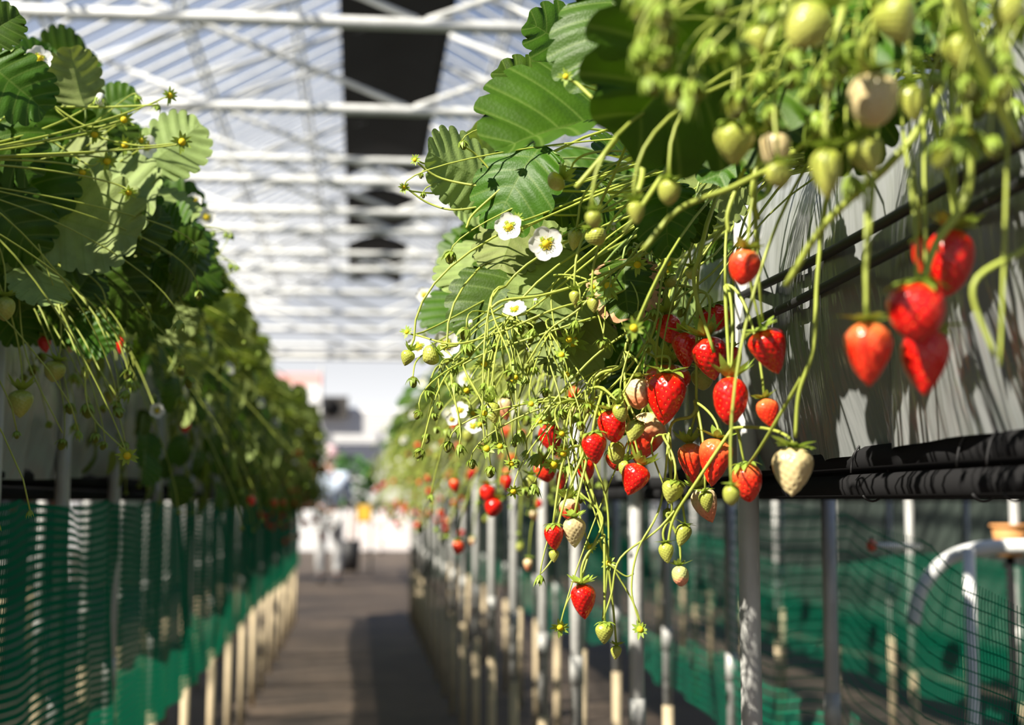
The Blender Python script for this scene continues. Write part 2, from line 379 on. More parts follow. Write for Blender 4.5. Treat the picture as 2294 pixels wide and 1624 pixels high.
def calyx_geo(n=10, up=.3, rad=.62, seed=0, wd=.13):
    """ring of pointed sepals round the origin, radius about rad, axis +Z; tips rise by up"""
    rnd = random.Random(seed); V = []; F = []
    for k in range(n):
        a = 2*math.pi*(k+rnd.uniform(-.25, .25))/n; L = rad*rnd.uniform(.75, 1.15)*(1 if k % 2 else .85); u = up+rnd.uniform(-.25, .25); cu = rnd.uniform(-.3, .3)
        o = len(V); d = Vector((math.cos(a), math.sin(a), 0)); t = Vector((-d.y, d.x, 0))
        for j in range(6):
            s = j/5; wv = wd*(math.sin(math.pi*(.18+.82*s))**.8)*(1 if j < 5 else 0); c = d*(L*s) + t*(cu*s*s*.3) + Vector((0, 0, u*L*s*s + .05*math.sin(math.pi*s) - .02))
            V += [c - t*wv + Vector((0, 0, .03*math.sin(math.pi*s))), c, c + t*wv + Vector((0, 0, .03*math.sin(math.pi*s)))]
        for j in range(5):
            for i in range(2):
                q = o+j*3+i; F.append((q, q+1, q+4, q+3))
    v, f = sphere_g(.13, .13, .07, 8, 4, (0, 0, .01)); o = len(V); V += [Vector(x) for x in v]; F += [tuple(i+o for i in q) for q in f]
    return V, F
CALYX = [mesh('calyx', *calyx_geo(n=(10, 9, 11, 8)[k], up=(.35, -.35, .8, .1)[k], rad=(.62, .6, .66, .72)[k], seed=k), 'calyx') for k in range(4)]
SEEDM = {'ripe': 'seed_gold', 'orange_red': 'seed_gold', 'turning': 'seed_brown', 'blush_tip': 'seed_green', 'pale_top': 'seed_gold', 'cream': 'seed_brown', 'green': 'seed_green'}
CATB = 'strawberry'
NSTEM = [0]
def stalk_mesh(pts, r0, r1, org=Vector((0, 0, 0)), mat='stem', seg=6):
    V, F = tube([Vector(p)-org for p in pts], r0, r1, seg); NSTEM[0] += 1
    return mesh('stalk', V, F, mat)
def strawberry(top, w_, h_, mat, tilt, yawr, shape, label, group=None, stalk=None, low=False, lean=0, cal=None, cscale=1.0):
    root = thing('strawberry', top, label, CATB, group)
    rot = Euler((R(lean), -R(tilt), 0)).to_matrix().to_4x4() @ Matrix.Rotation(yawr, 4, 'Z')
    fm, sm = berry_mesh(shape, mat, SEEDM[mat], low)
    fr = obj('fruit', fm, root, rot @ Matrix.Diagonal((w_, w_, h_, 1)))
    if sm: obj('seeds', sm, fr, Matrix())['kind'] = 'stuff'
    c = cal if cal is not None else (abs(hash(label or '')) % 4 if False else shape % 4)
    obj('calyx', CALYX[c], root, rot @ Matrix.Translation((0, 0, .004*h_)) @ Matrix.Diagonal((w_*cscale*1.15, w_*cscale*1.15, w_*cscale*1.15, 1)))
    if stalk: obj('stalk', stalk_mesh(stalk, .0011, .0016, Vector(top)), root)
    return root

# small green buds / young fruit ends, and flowers
def bud_geo(kind, seed=0):
    rnd = random.Random(seed); Vc, Fc = calyx_geo(n=(8, 9, 10)[seed % 3], up=-(1.1 if kind == 'fruit' else 1.6), rad=.75, seed=seed, wd=.19)
    parts = [(Vc, Fc, 0)]
    if kind == 'fruit': v, f = sphere_g(.36, .36, .55, 12, 9, (0, 0, -.45)); parts.append((v, f, 1))
    elif kind == 'bud': v, f = sphere_g(.38, .38, .45, 10, 8, (0, 0, -.34)); parts.append((v, f, 0))
    elif kind == 'star': Vc, Fc = calyx_geo(n=10, up=.15, rad=.95, seed=seed, wd=.15); v, f = sphere_g(.3, .3, .22, 10, 6, (0, 0, .08)); parts = [(Vc, Fc, 0), (v, f, 2)]
    elif kind == 'white': v, f = sphere_g(.42, .42, .6, 10, 8, (0, 0, -.42)); parts.append((v, f, 3))
    V, F, M = join(parts); return mesh('bud_'+kind, V, F, ['calyx', 'young', 'pollen', 'petal'], mi=M)
BUD = {k: [bud_geo(k, s) for s in range(4)] for k in ('fruit', 'bud', 'star', 'white')}
def petal_mesh():
    V = []; F = []; n = 8; m = 6
    for i in range(n+1):
        s = i/n; wd = .30*math.sin(math.pi*(.08+.80*s))**.7
        for j in range(m+1):
            u = j/m*2-1; yy = .12+.5*s - .05*abs(u)**2*s - (.03*(1-abs(u)) if s == 1 else 0)
            V.append((u*wd, yy, .10*s*s + .05*u*u*s + .012*math.sin(5*u+3*s)))
    for i in range(n):
        for j in range(m): a = i*(m+1)+j; F.append((a, a+1, a+m+2, a+m+1))
    return mesh('petal', V, F, 'petal')
PETAL = petal_mesh()
def centre_mesh():
    parts = [(*sphere_g(.13, .13, .09, 12, 8, (0, 0, .05)), 0)]
    for k in range(22):
        a = k*2.4; r = .17+.03*(k % 3); b = Vector((math.cos(a)*.10, math.sin(a)*.10, .03)); t = Vector((math.cos(a)*r, math.sin(a)*r, .10))
        parts.append((*tube([b, t], .006, .006, 4), 0)); parts.append((*sphere_g(.02, .02, .014, 6, 4, tuple(t)), 0))
    V, F, M = join(parts); return mesh('flower_centre', V, F, 'pollen')
CENTRE = centre_mesh()
SEPALS = mesh('sepals', *calyx_geo(n=10, up=-.1, rad=.42, seed=9, wd=.08), 'calyx')
def flower(parent, pos, size, facing, roll=0, npet=5):
    """flower part: centre, petals and sepals under an Empty of the plant"""
    q = Vector(facing).to_track_quat('Z', 'Y').to_matrix().to_4x4() @ Matrix.Rotation(roll, 4, 'Z')
    o = obj('flower', CENTRE, parent, Matrix.Translation(pos) @ q @ Matrix.Scale(size, 4))
    for k in range(npet):
        obj('petal', PETAL, o, Matrix.Rotation(2*math.pi*k/5, 4, 'Z'))
    obj('sepals', SEPALS, o, Matrix.Translation((0, 0, -.02)))
    return o

# ================================================================== THE HOUSE
# floor
def grid(nx, ny, f, name, mats, uvf=None, smooth=True):
    V = [f(i/nx, j/ny) for j in range(ny+1) for i in range(nx+1)]
    F = [(j*(nx+1)+i, j*(nx+1)+i+1, (j+1)*(nx+1)+i+1, (j+1)*(nx+1)+i) for j in range(ny) for i in range(nx)]
    UV = [uvf(i/nx, j/ny) for j in range(ny+1) for i in range(nx+1)] if uvf else None
    return mesh(name, V, F, mats, smooth, uvs=UV)
fl = obj('floor', grid(40, 120, lambda a, b: (-6+12*a, -2+44*b, .012*math.sin(9*a+5*b)*math.sin(40*b)), 'floor', 'ground_sheet')); tag(fl, kind='structure')

RX, RZ, SL = 0.22, 4.30, .55          # ridge of the roof and its slope
ZR = lambda x: RZ - SL*abs(x-RX)
EX0, EX1, Y0, Y1 = -3.6, 4.0, 1.0, 18.6
ro = obj('ceiling', grid(2, 60, lambda a, b: ((EX0, RX, EX1)[round(a*2)], Y0+(Y1-Y0)*b, ZR((EX0, RX, EX1)[round(a*2)])), 'roof', 'roof_film', smooth=False)); tag(ro, kind='structure')
for nm, x in (('wall_left', EX0), ('wall_right', EX1)):
    o = obj(nm, grid(1, 40, lambda a, b: (x + .02*math.sin(60*b), Y0-1+(Y1-Y0+1)*b, a*(ZR(x))), nm, 'wall_film')); tag(o, kind='structure')
plain('added_dark', (.035, .05, .04), .9, var=.4, vscale=1.5)  # for the sheets added to darken the lower house
for nm, x in (('added_dark_left', EX0+.08), ('added_dark_right', EX1-.08)):
    o = obj(nm, grid(2, 60, lambda a, b: (x + .02*math.sin(50*b+3*a), Y0-2+(Y1-Y0+1)*b, 1.75*a), nm, 'added_dark')); tag(o, kind='structure')  # side sheets added to cut the light seen through the nets
for nm, xa, xb, h in (('added_dark_back_left', EX0+.1, -.82, 1.5), ('added_dark_back_right', .85, EX1-.1, 1.15)):
    o = obj(nm, grid(60, 2, lambda a, b: (xa+(xb-xa)*a, Y1+.1+.02*math.sin(40*a), h*b), nm, 'added_dark')); tag(o, kind='structure')  # sheets added across the far end to block the bright outside
# roof bars (thin hoops close under the film), purlins, trusses
k = 0; y = 3.0
while y < Y1:
    pts = [(EX0, y, ZR(EX0)-.03), (RX, y, ZR(RX)-.03), (EX1, y, ZR(EX1)-.03)]
    V, F = tube(pts, .011, .011, 6); o = obj('roof_bar', mesh('roof_bar', V, F, 'white_paint')); tag(o, kind='structure'); y += .235
for x in (-2.1, -1.52, -.97, -.42, .86, 1.41, 1.96, 2.6):
    for dx in (0, .045):
        V, F = tube([(x+dx, 2.5, ZR(x)-.06), (x+dx, Y1, ZR(x)-.06)], .012, .012, 6)
        o = obj('purlin', mesh('purlin', V, F, 'white_paint')); tag(o, kind='structure')
TIEY = [5.1, 6.27, 7.35, 7.72, 8.55, 9.15, 10.0, 10.72, 11.9, 13.2, 14.5, 16.0, 17.4]
for i, ty in enumerate(TIEY):
    tz = 2.75 if i not in (2,) else 2.78; thin = i in (2, 6)
    t = thing('roof_truss', (RX, ty, tz), kind='structure')
    org = Vector((RX, ty, tz))
    V, F = tube([Vector((EX0+.3, ty, tz))-org, Vector((EX1-.3, ty, tz))-org], .024 if not thin else .019, None, 12); obj('tie_bar', mesh('tie_bar', V, F, 'white_paint'), t)
    if not thin:
        for xe in (EX0+.3, EX1-.3):
            V, F = tube([Vector((xe, ty, tz))-org, Vector((RX, ty, 3.98))-org], .018, None, 10); obj('rafter', mesh('rafter', V, F, 'white_paint'), t)
        for s in (-1, 1):
            V, F = tube([Vector((RX+s*.02, ty, tz+.02))-org, Vector((RX+s*1.75, ty+.03, 3.45))-org], .014, None, 8); obj('strut', mesh('strut', V, F, 'white_paint'), t)
V, F = tube([(RX, 3, 3.99), (RX, Y1, 3.99)], .018, None, 8); o = obj('ridge_pipe', mesh('ridge_pipe', V, F, 'galvanised')); tag(o, kind='structure')
# black ridge curtain, hung in lengths between the trusses
def curtain(y0, y1):
    hw0 = .33
    def f(a, b):
        yy = y0+(y1-y0)*b; x = RX-.02 + (a*2-1)*hw0
        return (x, yy, 3.94 - .10*abs(a*2-1)**1.4 - .01*math.sin(math.pi*b) + .01*math.sin(17*yy))
    me = grid(12, 10, f, 'curtain', 'blackout')
    o = obj('ridge_curtain', me); md = o.modifiers.new('s', 'SOLIDIFY'); md.thickness = .004
    return o
for i, (a, b) in enumerate(((2.9, 12.35), (13.15, 15.2), (15.6, 17.2), (17.5, 18.4))):
    tag(curtain(a, b), ('long black shade curtain under the roof ridge, nearest length overhead', 'black shade curtain length behind the first gap along the ridge', 'small black shade curtain length near the far end of the ridge', 'last black shade curtain length at the far end of the ridge')[i], 'curtain', 'black curtains along the roof ridge')
# gable of the house
V, F = tube([(EX0, Y1, 2.93), (EX1, Y1, 2.93)], .035, None, 10); o = obj('gable_beam', mesh('gable_beam', V, F, 'galvanised')); tag(o, kind='structure')
for x in (-2.2, 2.4):
    V, F = tube([(x, Y1, 0), (x, Y1, ZR(x))], .03, None, 10); o = obj('gable_post', mesh('gable_post', V, F, 'white_paint')); tag(o, kind='structure')

# what stands beyond: ribbed pale wall, white shed above it, fan box, pale panels
plain('rib', (.86, .86, .87), .5); plain('pale_panel', (.90, .82, .80), .6); plain('bright_white', (.95, .95, .95), .6); plain('pinkish', (.9, .48, .45), .6)
plain('fan_dark', (.06, .055, .05), .6)
parts = []
for i in range(26):
    z = 1.0+.075*i; parts.append((*boxg(-6, 7, 29.9, 30.0, z, z+.058), 0))
parts.append((*boxg(-6, 7, 30.0, 30.1, 0, 2.98), 0))
V, F, M = join(parts); o = obj('wall_far', mesh('wall_far', V, F, 'rib', smooth=False)); tag(o, kind='structure')
t = thing('ventilation_fan', (-.58, 29.68, 2.77), 'dark boxy fan unit high on the pale wall beyond the aisle', 'fan')
obj('housing', mesh('housing', *boxg(-.38, .38, 0, .22, 0, .42), 'fan_dark', smooth=False), t)
V, F = tube([(0, -.03, .21), (0, .0, .21)], .18, .18, 20); obj('grille', mesh('grille', V, F, 'dark_pipe'), t)
for i, (x0, x1, lab) in enumerate(((-.22, .28, 'pale panel at the end of the aisle behind the person'), (.34, 1.18, 'wide pinkish white panel at the end of the aisle by the right row'))):
    t = thing('panel', ((x0+x1)/2, 28, 0), lab, 'panel'); hw = (x1-x0)/2
    obj('board', mesh('board', *boxg(-hw, hw, -.03, .03, .08, .86), 'pale_panel', smooth=False), t)
    for s in (-1, 1): obj('foot', mesh('foot', *boxg(s*hw*.7-.03, s*hw*.7+.03, -.15, .15, 0, .08), 'dark_pipe', smooth=False), t)
t = thing('banner', (-1.3, 29.0, 3.35), 'pale red and white banner above the far pale wall', 'banner')
obj('cloth', mesh('cloth', *boxg(-.5, .55, 0, .02, 0, .25), 'pinkish', smooth=False), t); obj('white_band', mesh('band', *boxg(-.5, .55, -.01, .03, -.35, 0), 'bright_white', smooth=False), t)

for s in (-.5, .55):
    V, F = tube([(s, .05, -3.35), (s, .05, .4)], .03, None, 8); obj('pole', mesh('bpole', V, F, 'galvanised'), t)
# ------------------------------------------------------------------ posts and beds
def post_meshes(top, flip):
    zt = .47
    V, F = tube([(0, 0, zt), (0, 0, zt+.35), (0, 0, zt+.36), (0, 0, top)], .0125, None, 14)
    cV, cF = tube([(0, 0, .62), (0, 0, .68)], .0142, None, 14)
    V2, F2 = tube([(0, 0, 0), (0, 0, zt+.01)], .0138, None, 14)  # lower part of the post, a slightly wider tan tube
    return mesh('pipe', V, F, 'galvanised'), mesh('lower_tube', V2, F2, 'tan_tube'), mesh('coupling', cV, cF, 'galvanised')
PM = {t: post_meshes(t, False) for t in (1.36, 1.02)}
def post(x, y, top, label, group=None):
    t = thing('bench_post', (x, y, 0), label, 'post', group)
    a, b, c = PM[top]; obj('pipe', a, t); obj('lower_tube', b, t); obj('coupling', c, t); return t
def ext(lst, step, end=12.4):
    l = list(lst)
    while l[-1]+step < end: l.append(l[-1]+step)
    return l
RN = ext([1.65, 2.34, 2.99, 3.53, 4.19, 4.88], .66); RF = ext([2.37, 3.02, 3.66, 4.39], .66)
LN = ext([2.05, 2.53, 3.06, 3.70, 4.41, 5.2], .68); LF = ext([2.7, 3.4, 4.05], .66)
labs = {0: 'thick grey post in the right foreground with berries hanging beside it', 1: 'pale grey post under the hanging berries, second along the right bed', 2: 'grey post behind the lowest single ripe berry, third along the right bed', 3: 'grey post behind the small red and cream berry pair, fourth along the right bed'}
for i, y in enumerate(RN): post(.46, y, 1.36, labs.get(i, 'slim grey post along the aisle side of the right bed, blurred by distance'), 'posts along the aisle side of the right bed')
labs = {0: 'dark shaded post of the right bed with netting drawn across it', 1: 'dark shaded back post just left of the thick foreground post', 2: 'back post of the right bed, dark above and tan below, third from the front'}
for i, y in enumerate(RF): post(.80, y, 1.02, labs.get(i, 'slim post along the back of the right bed behind the front posts'), 'posts along the back of the right bed')
labs = {0: 'shaded post at the left edge of the view under the left plants', 1: 'second post of the left bed behind dangling green berries'}
for i, y in enumerate(LN): post(-.505, y, 1.36, labs.get(i, 'post of the left bed, tan end showing below the green net' if i > 3 else 'shaded post along the left bed behind the green net'), 'posts along the aisle side of the left bed')
for i, y in enumerate(LF): post(-.86, y, 1.02, 'post along the back of the left bed, dim behind the green net', 'posts along the back of the left bed')
for i, y in enumerate(ext([3.2, 3.9], .72, 9)): post(-1.95, y, 1.02, 'pale post of the next bed to the left, seen through green net', 'posts of the next bed to the left')
for i, y in enumerate(ext([2.9, 3.6], .72, 10)): post(1.72, y, 1.02, 'pale post of the next bed to the right, seen through green net', 'posts of the next bed to the right')
for i, y in enumerate(ext([3.3, 4.0], .72, 10)): post(2.08, y, 1.02, 'pale post at the back of the next bed to the right', 'back posts of the next bed to the right')

def bed(x0, x1, y0, y1, label, aisle, detail=True):
    """long raised bed: film skirts over a dark trough on four rails"""
    t = thing('raised_bed', ((x0+x1)/2, y0, 1.0), label, 'raised bed'); org = Vector(t.location)
    xa, xb = (x0, x1) if aisle < 0 else (x1, x0); sg = -1 if aisle < 0 else 1
    L = y1-y0
    def skirt(x, s):
        def f(a, b):
            y = y0+L*b; z = 1.045 + .325*a + .012*math.sin(y*2.3)*(1-a)
            amp = .010*(1-.5*a)
            dx = amp*(math.sin(y*23+3*a)+.7*math.sin(y*41+1.3+5*a)+.5*math.sin(y*9+2*z*8)) + .022*math.sin(math.pi*a)
            return (x + s*dx - org.x, y-org.y, z-org.z)
        return grid(14, int(L*45), f, 'skirt', 'bench_film')
    obj('film_skirt', skirt(xa, sg), t); 
    if detail: obj('film_skirt', skirt(xb, -sg), t)
    obj('substrate', grid(6, int(L*8), lambda a, b: (x0+(x1-x0)*a-org.x, L*b, .33+.03*math.sin(math.pi*a)+.008*math.sin(31*b*L)), 'substrate', 'soil'), t)
    obj('trough', mesh('trough', *boxg(x0+.03-org.x, x1-.03-org.x, 0, L, .05, .32), 'black_plastic', smooth=False), t)
    for x in (x0+.012, x1-.012):
        for z, r in ((1.043, .0125), (1.016, .0125)):
            V, F = tube([Vector((x, y0, z))-org, Vector((x, y1, z))-org], r, None, 10); obj('rail', mesh('rail', V, F, 'dark_pipe'), t)
    y = y0+.3
    while y < y1:
        V, F = tube([Vector((x0-.02, y, 1.03))-org, Vector((x1+.02, y, 1.03))-org], .010, None, 8); obj('crossbar', mesh('crossbar', V, F, 'dark_pipe'), t); y += 1.32
    return t
bed(.485, .79, .62, 12.4, 'raised bed on the right wrapped in shiny grey film', -1)
bed(-.83, -.53, .4, 12.3, 'raised bed on the left wrapped in dull film in shade', 1)
bed(-2.25, -1.95, 2.5, 10, 'next raised bed to the left behind the green net', 1, False)
bed(1.72, 2.06, 2.3, 11, 'next raised bed to the right behind the green net', -1, False)
for z, dx, lab in ((1.245, 0, 'upper black drip hose running along the right film'), (1.212, .0, 'lower black drip hose running along the right film')):
    pts = [(.452-.005*math.sin(y*3+z*9), y, z+.006*math.sin(y*4.1+z*30)) for y in np.arange(.7, 9, .15)]
    V, F = tube(pts, .0050, None, 8); o = obj('drip_hose', mesh('drip_hose', V, F, 'black_plastic')); tag(o, lab, 'hose', 'drip hoses on the right bed')
# wire ties round the rail
for i, px in enumerate((1960-10, 2210, 2285)):
    y = .485*3186/(px-800); V = []; 
    pts = [(.497+.017*math.cos(a), y+.0022*a, 1.03+.029*math.sin(a)) for a in np.linspace(-2.2, 3.2, 26)]
    V, F = tube(pts, .0011, None, 5); o = obj('wire_tie', mesh('wire_tie', V, F, 'black_plastic')); tag(o, ('black wire tie round the dark rail behind the cream berry', 'black wire tie round the dark rail, second from the right edge', 'black wire tie round the dark rail at the right edge of the view')[i], 'wire', 'wire ties on the right rail')

# nets
def net(x, y0, y1, ztop, zbot, name, mat, label, sag=.0, side=1):
    nx = int((y1-y0)*22)
    def f(a, b):
        y = y0+(y1-y0)*a; zt, zb = ztop(y), zbot(y); z = zb+(zt-zb)*b
        return (x + .022*math.sin(y*5+2*z)*math.sin(math.pi*b) + .010*math.sin(y*17+5*z), y, z)
    def uv(a, b):
        y = y0+(y1-y0)*a; z = zbot(y)+(ztop(y)-zbot(y))*b
        return (y + .006*math.sin(31*z+5*y), (b*(.52) + .010*math.sin(y*9+3*b)) )
    o = obj(name, grid(nx, 22, f, name, mat, uvf=uv)); tag(o, label, 'net'); return o
net(.815, 1.25, 12.2, lambda y: 1.0-.015*abs(math.sin(y*4.76)) - max(0, 2.35-y)**1.2*.20, lambda y: .50+.05*math.sin(y*1.7+.4)+.02*math.sin(6*y), 'net', 'net', 'green mesh net hung along the back of the right bed, drooping in the corner')
net(-.478, 1.4, 12.1, lambda y: 1.005-.012*abs(math.sin(y*4.5)), lambda y: .485+.02*math.sin(y*1.1), 'net', 'net_dense', 'long green net hung below the left bed')
net(1.70, 2.9, 10.5, lambda y: .80+.05*math.sin(y*2), lambda y: .42, 'net', 'net', 'green net of the next bed seen between the right posts')

# white hoop pipe behind the right net and bits
t = thing('pipe_hoop', (1.25, 2.9, 0), 'bent white pipe standing behind the right green net', 'pipe')
pts = catmull([W(2045, 1400, 3.1), W(2065, 1320, 3.1), W(2120, 1255, 3.1), W(2200, 1228, 3.05), W(2330, 1222, 2.95)], 8)
V, F = tube([Vector(p)-Vector(t.location) for p in pts], .016, None, 12); obj('bend', mesh('bend', V, F, 'white_paint'), t)
for px in (2170, 2330):
    p = W(px, 1228, 3.02); V, F = tube([p-Vector(t.location), Vector((p.x, p.y, 0))-Vector(t.location)], .013, None, 12); obj('upright', mesh('upright', V, F, 'white_paint'), t)
p = W(1952, 1222, 2.9); t = thing('float_ball', p, 'small red knob behind the right green net', 'knob'); obj('ball', mesh('ball', *sphere_g(.011, .011, .013, 16, 10), 'ripe'), t)
V, F = tube([(0, 0, 0), (.0, 0, .02)], .003, None, 6); obj('stem', mesh('stemk', V, F, 'dark_pipe'), t)
V, F = tube([Vector((0.012, 0, 0)), W(2060, 1225, 3.1)-p], .006, None, 8); obj('rod', mesh('rod', V, F, 'white_paint'), t)
plain('orange_clay', (.75, .35, .12), .7)
p = W(2262, 1212, 3.6); t = thing('bucket', p-Vector((0, 0, .06)), 'small orange bucket behind the sagging edge of the net', 'bucket')
V, F = tube([(0, 0, .02), (0, 0, .10)], .035, .045, 18); obj('body', mesh('bucketb', V, F, 'orange_clay'), t)
V, F = tube([(.046*math.cos(a), .046*math.sin(a), .10) for a in np.linspace(0, 2*math.pi, 20)], .005, None, 6); obj('rim', mesh('rim', V, F, 'orange_clay'), t)
V, F = tube([(0, 0, .03), (0, 0, -.9)], .012, None, 8); obj('stand', mesh('stand', V, F, 'dark_pipe'), t)

# ================================================================== PLANTS
RC = [Vector((.54, y, 1.375)) for y in (.80, 1.12, 1.46, 1.80, 2.14)]
RL = ['strawberry plant nearest the camera, blurred yellow-green in the top right corner', 'strawberry plant with the large dark blurred leaf at the top of the right bed', 'strawberry plant in sharp focus with toothed leaves at the top of the right bed', 'strawberry plant with two open white flowers and tangled stems', 'strawberry plant whose stems reach furthest over the aisle with small green buds']
LC = [Vector((-.58, y, 1.375)) for y in (1.62, 1.95, 2.3)]
LL = ['strawberry plant at the left edge with dark leaves and a white flower on top', 'strawberry plant on the left with a round pale leaf lit against the roof', 'strawberry plant on the left with a cluster of white flowers over its edge']
RP = [thing('strawberry_plant', c, l, 'plant') for c, l in zip(RC, RL)]
LP = [thing('strawberry_plant', c, l, 'plant') for c, l in zip(LC, LL)]
def crown_of(p, left):
    cs = LC if left else RC; ps = LP if left else RP
    i = min(range(len(cs)), key=lambda i: abs(cs[i].y-(p.y+.18 if not left else p.y+.0))); return cs[i], ps[i]
def arc_to(p0, c, left=False, rise=.12, rnd=random):
    """hanging stalk path from the fruit up and over to the crown"""
    out = Vector((-.16 if not left else .16, rnd.uniform(-.06, .06), rnd.uniform(-.05, .03)))
    c2 = c + Vector((rnd.uniform(-.03, .02), rnd.uniform(-.05, .05), -.01)); d = (c2-p0)
    return bezier(p0, p0+Vector((rnd.uniform(-.01, .01), rnd.uniform(-.01, .01), max(.03, min(rise, d.z*.7)))), c2+out*min(1, abs(d.x)/.25)+Vector((0, -d.y*.25, .02+rnd.uniform(0, .03))), c2, 18)

